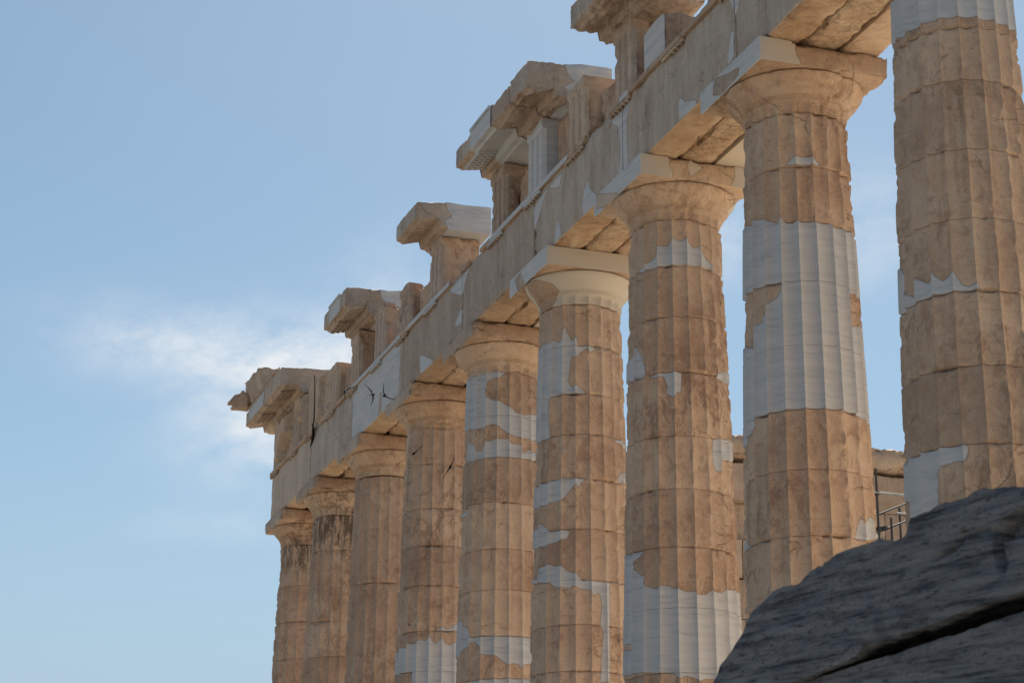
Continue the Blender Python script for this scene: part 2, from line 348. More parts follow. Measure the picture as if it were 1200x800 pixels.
COLDATA={
9:([8.111, 7.222, 6.359, 5.476, 4.586, 3.68],
 [[(-2.301,8.932),(-2.223,8.974),(-1.678,8.923),(-1.415,8.910),(-1.362,8.921),(-1.118,8.918),(-1.059,8.931),(-0.790,8.931),(-0.773,8.942),(-0.477,8.932),(-0.444,8.931),(-0.176,8.934),(-0.126,8.910),(0.146,8.929),(0.209,8.913),(0.442,8.929),(0.497,8.893),(0.791,8.953),(1.205,8.992),(1.265,9.596),(-2.278,9.775)],
  [(-2.033,6.051),(-1.786,5.791),(-1.713,5.637),(-1.593,5.582),(-1.526,5.553),(-1.451,5.668),(-1.430,5.768),(-1.378,5.733),(-1.258,5.671),(-1.166,5.663),(-1.122,5.693),(-1.107,5.781),(-1.071,5.708),(-0.969,5.642),(-0.875,5.673),(-0.791,5.738),(-0.744,5.655),(-0.666,5.556),(-0.570,5.522),(-0.527,5.545),(-0.470,5.561),(-0.420,5.490),(-0.476,5.479),(-0.799,5.481),(-1.108,5.482),(-1.441,5.470),(-1.929,5.469),(-2.329,5.513),(-2.285,6.071)],
  [(-2.448,3.681),(-2.232,3.709),(-1.726,3.684),(-1.438,3.679),(-1.105,3.685),(-0.806,3.674),(-0.732,3.667),(-0.721,3.597),(-0.788,3.457),(-0.818,3.490),(-0.938,3.504),(-1.081,3.466),(-1.120,3.443),(-1.184,3.443),(-1.221,3.391),(-1.185,3.336),(-1.226,3.197),(-1.212,3.078),(-1.280,3.003),(-1.444,2.988),(-1.561,2.924),(-1.801,2.928),(-1.927,3.043),(-1.890,3.213),(-2.427,3.289)]],
 [],
),
8:([9.533, 8.736, 7.911, 7.055, 6.143, 5.249, 4.432, 3.545, 2.672],
 [[(-0.688,8.761),(-0.568,8.856),(-0.472,8.873),(-0.163,8.869),(-0.064,8.829),(0.028,8.758),(-0.209,8.755),(-0.477,8.755)],
  [(-2.297,8.143),(-1.887,8.102),(-1.649,8.052),(-1.514,8.039),(-1.406,8.079),(-1.132,8.030),(-1.086,8.001),(-0.956,7.944),(-0.874,7.931),(-0.833,7.981),(-0.804,8.033),(-0.767,7.972),(-0.719,7.919),(-0.590,7.897),(-0.486,7.932),(-0.443,7.909),(-0.203,7.910),(0.012,7.908),(0.163,7.906),(0.279,7.878),(0.476,7.887),(0.769,7.913),(1.196,7.888),(1.397,7.820),(1.271,5.232),(0.841,5.196),(0.716,5.228),(0.445,5.248),(0.168,5.265),(-0.165,5.252),(-0.478,5.255),(-0.794,5.257),(-1.092,5.248),(-1.374,5.248),(-1.570,5.143),(-1.748,5.005),(-2.135,4.949),(-2.322,4.935)],
  [(0.298,3.540),(0.370,3.719),(0.434,3.847),(0.477,3.763),(0.609,3.755),(0.743,3.908),(0.830,3.824),(1.243,3.696),(0.715,3.580),(0.474,3.530)],
  [(-2.244,3.657),(-2.160,3.671),(-1.800,3.658),(-1.657,3.516),(-2.138,3.555),(-2.247,3.556)]],
 [[(-2.300,7.069),(-1.856,7.038),(-1.722,7.078),(-1.424,7.069),(-1.228,7.066),(-1.044,7.059),(-0.843,7.056),(-0.814,7.016),(-0.866,6.931),(-0.926,6.863),(-1.072,6.797),(-1.130,6.762),(-1.212,6.687),(-1.264,6.546),(-1.211,6.718),(-1.317,6.558),(-1.435,6.540),(-1.484,6.415),(-1.508,6.253),(-1.630,6.263),(-1.813,6.348),(-2.305,6.403)],
  [(0.497,7.027),(0.650,6.994),(1.315,7.039),(1.315,6.638),(1.318,6.653),(0.598,6.507),(0.492,6.561),(0.477,6.710)]],
),
7:([9.541, 8.764, 7.921, 7.024, 6.004, 5.177, 4.287, 3.368, 2.412],
 [[(-1.385,8.794),(-1.133,8.846),(-0.966,8.905),(-0.865,8.961),(-0.791,9.114),(-0.697,9.110),(-0.561,9.110),(-0.461,9.239),(-0.360,9.194),(-0.249,9.188),(-0.147,9.243),(-0.068,9.133),(0.026,9.087),(0.180,9.117),(0.255,9.010),(0.397,8.909),(0.527,8.821),(0.695,8.788),(0.486,8.776),(0.160,8.780),(-0.128,8.780),(-0.458,8.775),(-0.747,8.767),(-1.046,8.750),(-1.329,8.745)],
  [(-2.218,7.095),(-2.234,7.446),(-1.720,7.387),(-1.504,7.545),(-1.455,7.428),(-1.401,7.563),(-1.269,7.353),(-1.176,7.195),(-1.120,7.203),(-1.066,7.038),(-1.203,7.010),(-1.444,7.008),(-1.730,7.040)],
  [(-1.066,7.003),(-0.763,7.014),(-0.473,7.029),(-0.333,7.020),(-0.330,6.838),(-0.362,6.667),(-0.420,6.702),(-0.474,6.601),(-0.541,6.638),(-0.649,6.685),(-0.619,6.813),(-0.659,6.867),(-0.699,6.957),(-0.896,6.961)],
  [(0.427,7.013),(0.650,7.109),(0.814,7.180),(1.430,7.237),(1.397,7.028),(0.725,6.986)],
  [(0.341,6.009),(1.305,6.115),(1.256,5.791),(0.663,5.710),(0.578,5.779),(0.453,5.472),(0.346,5.540),(0.307,5.735)],
  [(-2.206,4.354),(-1.732,4.312),(-1.427,4.275),(-1.086,4.289),(-1.239,4.245),(-1.390,4.154),(-1.424,4.045),(-1.294,3.928),(-1.134,3.890),(-1.210,3.786),(-1.041,3.717),(-0.892,3.670),(-0.813,3.718),(-0.644,3.707),(-0.537,3.648),(-0.483,3.657),(-0.325,3.614),(-0.182,3.617),(-0.129,3.571),(0.042,3.580),(0.147,3.652),(0.401,3.630),(0.472,3.704),(0.850,3.728),(1.433,3.758),(0.985,2.406),(0.480,2.318),(-0.006,2.330),(-0.123,2.287),(-0.260,2.346),(-0.369,2.358),(-0.478,2.321),(-0.586,2.411),(-0.784,2.407),(-0.969,2.432),(-1.143,2.448),(-1.406,2.465),(-1.833,2.472),(-2.206,2.483)]],
 [[(-2.219,2.951),(-1.822,2.931),(-1.498,2.934),(-1.456,2.979),(-1.466,2.853),(-1.763,2.840),(-2.217,2.868)]],
),
6:([9.54, 8.77, 7.883, 7.158, 6.36, 5.486, 4.604, 3.849, 3.072],
 [[(-1.636,8.954),(-1.356,8.907),(-1.069,8.917),(-0.919,8.862),(-0.830,8.946),(-0.758,9.145),(-0.659,8.977),(-0.577,8.861),(-0.446,8.935),(-0.427,8.767),(-0.164,8.758),(0.127,8.740),(0.544,8.764),(0.576,8.748),(0.543,8.751),(0.218,8.720),(0.040,8.721),(-0.126,8.633),(-0.204,8.715),(-0.361,8.627),(-0.458,8.556),(-0.576,8.583),(-0.615,8.485),(-0.634,8.266),(-0.680,8.129),(-0.554,7.996),(-0.447,8.055),(-0.327,7.976),(-0.214,7.891),(-0.440,7.890),(-0.750,7.895),(-1.013,7.886),(-1.253,7.863),(-1.275,7.665),(-1.230,7.347),(-1.141,7.163),(-1.346,7.137),(-1.609,7.143),(-2.105,7.208),(-2.140,8.115),(-2.081,8.463)],
  [(0.564,7.144),(0.789,7.165),(1.427,7.172),(1.414,7.048),(0.827,7.065),(0.593,7.112)],
  [(0.730,6.556),(0.843,6.593),(1.327,6.663),(1.306,6.464),(0.641,6.373)],
  [(-2.169,6.399),(-1.647,6.359),(-1.067,6.367),(-0.772,6.380),(-0.460,6.375),(-0.231,6.363),(-0.337,6.292),(-0.443,6.188),(-0.450,6.263),(-0.531,6.220),(-0.657,6.121),(-0.768,5.994),(-0.968,5.984),(-1.260,5.964),(-1.641,5.972),(-2.137,6.015)],
  [(-2.151,5.645),(-1.697,5.605),(-1.383,5.645),(-1.245,5.572),(-1.090,5.476),(-0.958,5.475),(-0.762,5.471),(-0.617,5.456),(-0.635,5.389),(-0.688,5.318),(-0.836,5.300),(-1.084,5.252),(-1.383,5.251),(-1.653,5.267),(-2.124,5.308)],
  [(-2.126,4.775),(-1.633,4.728),(-1.426,4.754),(-1.399,4.897),(-1.122,4.923),(-0.967,4.864),(-0.793,4.869),(-0.684,4.788),(-0.529,4.723),(-0.462,4.721),(-0.413,4.662),(-0.331,4.589),(-0.147,4.587),(0.174,4.584),(0.620,4.599),(0.803,4.622),(0.294,4.601),(0.243,2.912),(0.023,2.897),(0.040,3.115),(0.058,3.333),(0.093,3.729),(0.041,3.836),(0.044,3.990),(0.074,4.125),(0.063,4.279),(0.024,4.377),(-0.029,4.385),(-0.083,4.315),(-0.121,4.369),(-0.210,4.433),(-0.336,4.442),(-0.437,4.476),(-0.538,4.500),(-0.603,4.458),(-0.682,4.484),(-0.862,4.490),(-0.951,4.505),(-1.082,4.586),(-1.211,4.602),(-1.474,4.640),(-2.057,4.690),(-2.223,4.685)]],
 [],
),
5:([9.553, 8.666, 7.825, 6.931, 6.023, 5.236, 4.357, 3.561],
 [[(-2.201,9.576),(-1.670,9.549),(-1.127,9.549),(-0.789,9.557),(-0.233,9.554),(-0.367,9.465),(-0.411,9.406),(-0.593,9.426),(-0.757,9.361),(-0.852,9.196),(-0.796,9.044),(-0.582,8.965),(-0.404,8.942),(-0.185,8.841),(-0.030,8.797),(0.039,8.726),(0.285,8.698),(0.669,8.770),(1.405,8.834),(1.367,8.347),(0.683,8.237),(0.384,8.239),(0.081,8.237),(-0.183,8.289),(-0.354,8.389),(-0.527,8.478),(-0.661,8.492),(-0.848,8.433),(-1.122,8.433),(-1.614,8.488),(-2.170,8.535),(-2.223,8.961)],
  [(-2.135,7.850),(-1.650,7.823),(-1.608,8.038),(-1.400,8.222),(-1.232,8.106),(-1.067,7.985),(-0.931,7.978),(-0.790,8.152),(-0.630,8.157),(-0.522,8.186),(-0.183,8.186),(-0.097,8.104),(0.035,8.096),(0.174,8.075),(0.246,7.946),(0.323,7.939),(0.407,8.019),(0.596,7.998),(0.930,8.050),(0.911,7.868),(0.625,7.832),(0.171,7.819),(-0.182,7.821),(-0.473,7.819),(-0.826,7.813),(-1.146,7.802)],
  [(-2.218,4.793),(-1.757,4.776),(-1.455,4.649),(-1.260,4.543),(-1.107,4.364),(-0.767,4.362),(-0.461,4.357),(-0.169,4.359),(0.350,4.368),(0.514,4.379),(0.503,3.881),(0.329,3.863),(0.219,3.838),(0.136,3.762),(0.097,3.829),(-0.019,3.854),(-0.166,3.817),(-0.275,3.878),(-0.420,3.973),(-0.529,4.007),(-0.778,4.017),(-0.844,4.149),(-0.980,4.272),(-1.127,4.238),(-1.373,4.169),(-1.444,4.049),(-1.686,4.066),(-2.141,4.092)],
  [(-1.174,3.523),(-0.999,3.539),(-0.747,3.554),(0.303,3.584),(0.497,3.593),(0.488,3.196),(-1.158,3.189)],
  [(-2.111,6.826),(-1.720,6.832),(-1.503,6.910),(-1.378,6.906),(-1.492,6.824),(-1.609,6.760),(-2.103,6.759)]],
 [],
),
4:([9.548, 8.754, 7.782, 6.972, 6.129, 5.173, 4.342],
 [[(-2.193,4.811),(-1.767,4.815),(-1.379,4.883),(-1.176,4.847),(-1.126,4.948),(-0.962,4.920),(-0.797,4.956),(-0.747,4.998),(-0.580,4.964),(-0.457,5.068),(-0.392,4.947),(-0.314,4.908),(-0.148,5.031),(-0.068,4.927),(0.077,4.882),(0.178,4.969),(0.323,4.981),(0.325,3.793),(-0.962,3.785),(-0.975,4.048),(-0.971,4.337),(-1.188,4.344),(-1.609,4.340),(-2.130,4.356)],
  [(-0.336,5.173),(-0.151,5.265),(-0.056,5.221),(0.058,5.227),(0.176,5.315),(0.322,5.342),(0.323,5.189),(0.194,5.183),(0.042,5.178)]],
 [],
),
3:([9.509, 7.826, 6.632],
 [],
 [],
),
2:([9.529, 8.636, 6.843, 5.97],
 [],
 [],
),
1:([9.526, 8.433, 7.468, 6.474],
 [],
 [],
),
}
ARCH={
'A1':[(4.405, 11.034), (4.321, 10.994), (4.357, 10.6), (4.47, 10.57), (4.587, 10.576), (4.522, 10.805)],
'A3':[(6.297, 10.831), (6.187, 10.758), (6.08, 10.651), (5.943, 10.615), (5.726, 10.545), (5.624, 10.417), (6.344, 10.445), (6.333, 10.674)],
'A4':[(4.596, 11.674), (4.102, 11.431), (4.162, 11.271), (4.292, 11.216), (4.358, 11.367), (4.427, 11.495)],
'B1':[(9.11, 11.61), (8.291, 11.618), (8.229, 11.539), (8.393, 11.425), (8.404, 11.038), (8.365, 10.633), (8.419, 10.551), (8.871, 10.548), (8.702, 10.768), (8.695, 11.027), (8.784, 11.38), (8.946, 11.475)],
'B3':[(10.164, 11.029), (10.083, 10.808), (9.809, 10.595), (9.882, 10.383), (10.44, 10.485), (10.438, 10.646), (10.364, 10.835)],
'C1':[(12.963, 11.475), (12.521, 11.598), (11.435, 11.632), (11.549, 11.395), (12.126, 11.59), (12.362, 11.48), (12.678, 11.196), (12.878, 11.068), (12.921, 11.344)],
'C2':[(10.165, 11.035), (10.098, 10.806), (9.79, 10.58), (9.93, 10.42), (10.42, 10.416), (10.416, 10.739)],
'C3':[(11.664, 10.877), (11.514, 10.655), (11.439, 10.461), (11.817, 10.403), (11.74, 10.682)],
'D1':[(18.139, 11.636), (16.646, 11.711), (16.95, 11.512), (17.049, 11.376), (17.202, 11.258), (17.693, 11.454)],
'D2':[(17.296, 11.002), (17.114, 10.943), (17.227, 10.66), (17.764, 10.728), (17.605, 10.779)],
'T1':[(25.851, 11.477), (22.999, 11.427), (21.532, 11.388), (21.479, 10.749), (22.21, 10.527), (23.305, 10.872), (23.277, 10.584), (23.113, 10.38), (25.742, 10.566)],
'T2':[(20.117, 10.924), (18.989, 10.419), (20.056, 10.434)],
}
# ================================================================ the ground and platform
SP = 4.295
def ycol(k): return SP * (9 - k) if k >= 2 else SP * 7 + 3.69
def build_ground():
    xs = np.concatenate([-np.geomspace(9000, 60, 14), np.linspace(-50, 60, 56), np.geomspace(70, 9000, 14)])
    ys = np.concatenate([-np.geomspace(9000, 70, 14), np.linspace(-60, 90, 76), np.geomspace(100, 9000, 14)])
    X, Y = np.meshgrid(xs, ys, indexing='ij'); P = np.stack([X.ravel(), Y.ravel(), np.zeros(X.size)], 1)
    Z = -3.95 + .25 * (fbm(P, .12, 4, 3) - .5) + .06 * (fbm(P, .9, 3, 5) - .5)
    far = np.maximum(0, np.hypot(P[:, 0], P[:, 1]) - 120); Z = Z - np.minimum(far * .05, 60)
    P[:, 2] = Z; n = len(ys); A = np.arange(X.size).reshape(X.shape)
    F = np.stack([A[:-1, :-1], A[1:, :-1], A[1:, 1:], A[:-1, 1:]], 2).reshape(-1, 4)
    o = link_mesh('ground', P, F, GROUND); o['kind'] = 'structure'
build_ground()
def steps():
    parts = []
    Y0, Y1 = -34., ycol(1) + 1.15
    for i in range(4):
        e = .70 * i; z1 = -.52 * i; z0 = z1 - .52 if i < 3 else -4.4
        x0, x1, y0, y1 = -1.12 - e, 30.0, Y0, Y1 + e
        V = [(x0, y0, z0), (x1, y0, z0), (x1, y1, z0), (x0, y1, z0), (x0, y0, z1), (x1, y0, z1), (x1, y1, z1), (x0, y1, z1)]
        parts.append((V, [[0, 3, 2, 1], [4, 5, 6, 7], [0, 1, 5, 4], [1, 2, 6, 5], [2, 3, 7, 6], [3, 0, 4, 7]]))
    V, F = merge(parts)
    o = link_mesh('pavement', V, F, PAVE, smooth=False); o['kind'] = 'structure'
steps()

wallc = thing('cella_wall', (11, -4.7, 0), 'tall standing cross wall of the temple interior, facing the sun', 'wall')
rgc = random.Random(5)
for i in range(18):
    wbox('wall_course', (2.8 + rgc.uniform(0, .02), -5.3 + rgc.uniform(0, .02), .62 * i + .003), (20.5, -4.1 + rgc.uniform(0, .015), .62 * i + .617), mat=PAVE, parent=wallc, org=(11, -4.7, 0), res=.5, seed=i, rough=.02, chip=.02)
# ================================================================ columns
NF = 20
def shaft_r(z):
    t = np.clip(z / 9.57, 0, 1.02); return 0.952 - 0.212 * t + 0.068 * t * (1 - t)
FLD = .082
def drum(k, z0, z1, P, H, parent, org, seed, far, soot=0.):
    y = ycol(k); nt = NF * (8 if far else 12); dz = .04 if far else .022
    nz = max(3, int(round((z1 - z0) / dz)))
    zs = np.concatenate([[z0 + .0015, z0 + .006], np.linspace(z0 + .018, z1 - .018, nz), [z1 - .006, z1 - .0015]])
    th = -np.pi + 2 * np.pi * np.arange(nt) / nt
    T, Z = np.meshgrid(th, zs, indexing='ij'); T = T.ravel(); Z = Z.ravel()
    R0 = shaft_r(Z)
    rng = random.Random(seed); R0 = R0 + rng.uniform(-.006, .004)
    sd = np.full(T.shape, -1.)
    for p in P:
        q = [(a * .86, b) for a, b in p]; sd = np.maximum(sd, sdist(T * .86, Z, q))
    for p in H:
        q = [(a * .86, b) for a, b in p]; sd = np.minimum(sd, -sdist(T * .86, Z, q))
    t = (T / (2 * np.pi / NF) + .5) % 1.0
    prof = 1 - (2 * t - 1) ** 2
    scale = R0 / .95
    full = FLD * scale * prof ** .60
    C3 = np.stack([R0 * np.sin(T), -R0 * np.cos(T) + y, Z], 1)
    wear = .001 + .030 * np.clip(fbm(C3, 1.7, 4, seed % 97) - .52, 0, 1) * 2.2 + .004 * fbm(C3, 9., 3, 5)
    cut = np.maximum(full, wear)
    cut = cut + .007 * (fbm(C3, 6.0, 5, 11) - .35)
    spall = sst(fbm(C3, 1.15, 4, 31 + seed % 13), .62, .68); cut = cut + spall * (.012 + .02 * fbm(C3, 8., 3, 7)) * (1 - prof * .7)
    dj = np.minimum(Z - z0, z1 - Z)
    ch = np.clip(fbm(C3 * np.array([1, 1, .35]), 5.0, 4, 77) - .50, 0, 1) * 2
    cut = cut + .14 * ch * np.exp(-(dj / .022) ** 2) + .012 * np.exp(-(dj / .005) ** 2)
    vert = np.clip(fbm(C3 * np.array([1, 1, 1.0]), 7., 4, 51) - .5, 0, 1) * np.exp(-((1 - abs(2 * t - 1)) / .16) ** 2)
    cut = cut + .14 * vert
    cnew = full + .003 + .008 * np.exp(-(dj / .005) ** 2)
    m = sst(sd, -.008, .008)
    R = R0 - (cnew * m + cut * (1 - m)) - .006 * np.exp(-(sd / .012) ** 2)
    V = np.stack([R * np.sin(T), -R * np.cos(T) + y, Z], 1)
    n = len(zs); A = np.arange(nt * n).reshape(nt, n); An = np.roll(A, -1, 0)
    F = np.stack([A[:, :-1], An[:, :-1], An[:, 1:], A[:, 1:]], 2).reshape(-1, 4).tolist()
    F.append(A[:, 0][::-1].tolist()); F.append(A[:, -1].tolist())
    so = np.zeros(len(V))
    if soot:
        so = soot * sst(Z, 9.5 - soot * 1.6, 9.2) * (.75 + .25 * np.cos(T + .4))
        so += .9 * np.exp(-((T - .55) / .22) ** 2) * sst(Z, 6.6, 8.2) * (1. if k == 2 else .0)
    gr = np.clip(.10 + .35 * sst(-T, .7, 1.5), 0, 1) * .6
    return link_mesh('drum', V, F, MARBLE, parent, org, dict(nm=np.clip(sd / .06, -1, 1) * .5 + .5, so=np.clip(so, 0, 1), gr=gr, wm=np.zeros(len(V))))
def capital(k, parent, org, far, base, P, H, soot, abn, seed):
    y = ycol(k); nt = NF * 10
    prof = [(9.541, .738), (9.548, .744)] + [(z, .744 + .02 * (z - 9.55)) for z in np.linspace(9.565, 9.70, 8)]
    for i in range(4):
        z = 9.715 + i * .018; prof += [(z, .752 + .008 * i), (z + .009, .760 + .008 * i), (z + .012, .752 + .008 * i)]
    for z, r in [(9.79, .788), (9.83, .822), (9.87, .856), (9.91, .890), (9.95, .922), (9.985, .948), (10.015, .967), (10.04, .978), (10.06, .980), (10.072, .972), (10.079, .955)]: prof.append((z, r))
    prof = np.array(prof); zs, rs = prof[:, 0], prof[:, 1]; n = len(zs)
    th = -np.pi + 2 * np.pi * np.arange(nt) / nt
    T, I = np.meshgrid(th, np.arange(n), indexing='ij'); T = T.ravel(); I = I.ravel(); Z = zs[I]; R = rs[I].copy()
    sd = np.full(T.shape, float(base))
    for p in P: sd = np.maximum(sd, sdist(T * .86, Z, [(a * .86, b) for a, b in p]))
    for p in H: sd = np.minimum(sd, -sdist(T * .86, Z, [(a * .86, b) for a, b in p]))
    t = (T / (2 * np.pi / NF) + .5) % 1.0
    fl = .045 * (1 - (2 * t - 1) ** 2) * (1 - sst(Z, 9.66, 9.715))
    C3 = np.stack([R * np.sin(T), -R * np.cos(T) + y, Z], 1)
    old = 1 - sst(sd, -.01, .01)
    bite = np.clip(fbm(C3, 3.2, 4, seed) - .56, 0, 1) * (.30 if k > 2 else .8)
    dj = Z - 9.54
    ch = np.clip(fbm(C3 * np.array([1, 1, .4]), 4.2, 4, seed + 3) - .45, 0, 1) * .28 * np.exp(-(dj / .05) ** 2)
    R = R - np.maximum(fl, .012 * old * (Z < 9.72)) - old * (bite + ch + .012 * (fbm(C3, 4., 4, 3) - .4))
    V = np.stack([R * np.sin(T), -R * np.cos(T) + y, Z], 1)
    A = np.arange(nt * n).reshape(nt, n); An = np.roll(A, -1, 0)
    F = np.stack([A[:, :-1], An[:, :-1], An[:, 1:], A[:, 1:]], 2).reshape(-1, 4).tolist()
    F.append(A[:, 0][::-1].tolist()); F.append(A[:, -1].tolist())
    so = np.full(len(V), soot) * (.4 + .6 * np.cos(T))
    wm = np.full(len(V), .25 if k < 7 else .15)
    c = link_mesh('capital', V, F, MARBLE, parent, org, dict(nm=np.clip(sd / .06, -1, 1) * .5 + .5, so=np.clip(so, 0, 1), gr=np.zeros(len(V)), wm=wm, cr=np.full(len(V), .8)))
    a = wbox('abacus', (-1., y - 1., 10.08), (1., y + 1., 10.43), parent=c, org=org, res=.045 if not far else .06, seed=seed + 1, new=abn, rough=.010, chip=.10 if k > 2 else .16, cw=.05,
             wm=.22, cr=.75, crface={'-X': 0.}, grface={'-X': .75}, so=soot * .35, thr=.52)
    return c
CAPS = {   # mask of new marble on echinus and abacus
 8: (-1, [], [], {'-X': (1, [], [[(4.8, 10.45), (4.377, 10.322), (3.957, 10.249), (3.964, 10.137), (4.59, 10.10), (4.85, 10.2)]]),
                  '-Y': (-1, [[(-1.05, 10.5), (-.48, 10.44), (-.43, 10.4), (-.46, 10.28), (-.40, 10.16), (-.34, 10.05), (-1.05, 10.05)]], [])}),
 7: (-1, [[(.95, 9.85), (1.3, 9.9), (1.3, 10.1), (1.1, 10.1)]], [], {'-X': (1, [], [[(9.45, 10.46), (9.0, 10.28), (8.528, 10.114), (8.6, 10.06), (9.05, 10.07), (9.5, 10.2)]]),
                  '-Y': (-1, [[(-1.05, 10.5), (-.51, 10.46), (-.5, 10.31), (-.44, 10.17), (-.45, 10.05), (-1.05, 10.05)], [(-.17, 10.46), (.08, 10.33), (-.14, 10.14), (-.2, 10.3)], [(.6, 10.46), (.62, 10.24), (.52, 10.05), (1.05, 10.05), (1.05, 10.5)]], [])}),
 6: (1, [], [[(-1.7, 10.1), (-1.25, 10.02), (-.95, 9.9), (-.85, 9.78), (-.98, 9.68), (-1.15, 9.5), (-1.9, 9.5)]], {'-X': (1, [], [[(13.6, 10.36), (13.3, 10.40), (13.05, 10.1), (13.4, 10.05)]]), '-Y': (1, [], [])}),
 5: (-1, [[(-1.2, 9.5), (-1.15, 9.57), (-.7, 9.57), (-.3, 9.545), (-.3, 9.5)]], [], {}),
}
CLAB = {
 9: 'massive fluted column cut off by the right edge, white marble band at its top',
 8: 'fluted column with a tall pale band of new marble drums in its middle',
 7: 'fluted column with a tall white lower drum and a white zigzag patch under its capital',
 6: 'fluted column striped with several irregular white marble bands, under a pale smooth capital',
 5: 'fluted column with two jagged white patches just below its capital',
 4: 'fluted column with a jagged white drum low down, two swifts before its top',
 3: 'plain brown fluted column without white patches, third from the far corner',
 2: 'fluted column with black weather streaks below its damaged capital, next to the corner column',
 1: 'corner column at the far left end of the colonnade, dark stains under its capital',
}
for k in range(9, 0, -1):
    J, P, H = COLDATA[k]; y = ycol(k); org = (0, y, 0); far = k <= 4
    t = thing('fluted_column', org, CLAB[k], 'column', 'columns of the temple colonnade')
    J = list(J); 
    if k == 9: J = [9.54, 8.80] + J
    if k == 3: J = [J[0], 7.0, 4.6, 2.3, 1.2]
    while J[-1] > 1.3: J.append(J[-1] - (.86 + .05 * math.sin(k * 3.1 + len(J))))
    J.append(0.0)
    if k in (1, 2): soot = (.80, .92)[k - 1]
    else: soot = 0.
    for i in range(len(J) - 1):
        drum(k, J[i + 1], J[i], P, H, t, org, k * 31 + i * 7, far, soot if J[i + 1] > 6.5 else 0.)
    cb = CAPS.get(k, (-1, [], [], {}))
    capital(k, t, org, far, cb[0], cb[1], cb[2], soot * .7, cb[3], k * 13 + 2)

# ================================================================ architrave
TRI = []
for k in range(9, 1, -1): TRI += [ycol(k), (ycol(k) + ycol(k - 1)) / 2]
TRI += [ycol(1) + .88 - .4225]
FACE = -.885
ALAB = {
 8: 'nearest architrave span at the top right, resting on the two closest columns',
 7: 'architrave span with orange stained underside between second and third columns from the right',
 6: 'architrave span with a curved white marble patch running down its grey face',
 5: 'architrave span with pale white infill wedges under the white triglyph',
 4: 'grey weathered architrave span with a broken orange lower edge, under the short isolated cornice block',
 3: 'bright new white marble architrave span with swifts flying in front of it',
 2: 'brownish architrave span next to the white one, towards the far corner',
 1: 'architrave span at the far left corner of the temple',
}
gut_me = None
def gutta(parent, org, y):
    global gut_me
    if gut_me is None:
        V = []; F = []
        for j, (r, z) in enumerate([(.026, 0), (.034, -.045)]):
            for i in range(10): V.append((r * math.cos(i * .6283), r * math.sin(i * .6283), z))
        F = [[i, i + 10, (i + 1) % 10 + 10, (i + 1) % 10] for i in range(10)] + [list(range(10, 20))[::-1]]
        o = link_mesh('gutta', V, F, MARBLE, parent, (0, 0, 0), dict(nm=np.zeros(20), gr=np.full(20, .1), so=np.zeros(20), wm=np.full(20, .6))); gut_me = o.data
    else:
        o = bpy.data.objects.new('gutta', gut_me); COL.objects.link(o); o.parent = parent
    o.location = (-.935 - org[0], y - org[1], 11.632 - org[2])
TAENEW = {7: [(8.2, 9.0)], 5: [(11.2, 15.3)], 6: [(11.0, 13.3)], 4: [(17.2, 21.0)], 3: [(21.5, 26.0)], 8: [(1, 4.9)]}
TAEGAP = {6: [(9.05, 10.15)], 5: [(15.9, 16.6)], 2: [(29.05, 29.5)], 4: [(17.18, 17.9)]}
SOF_NEW = {}
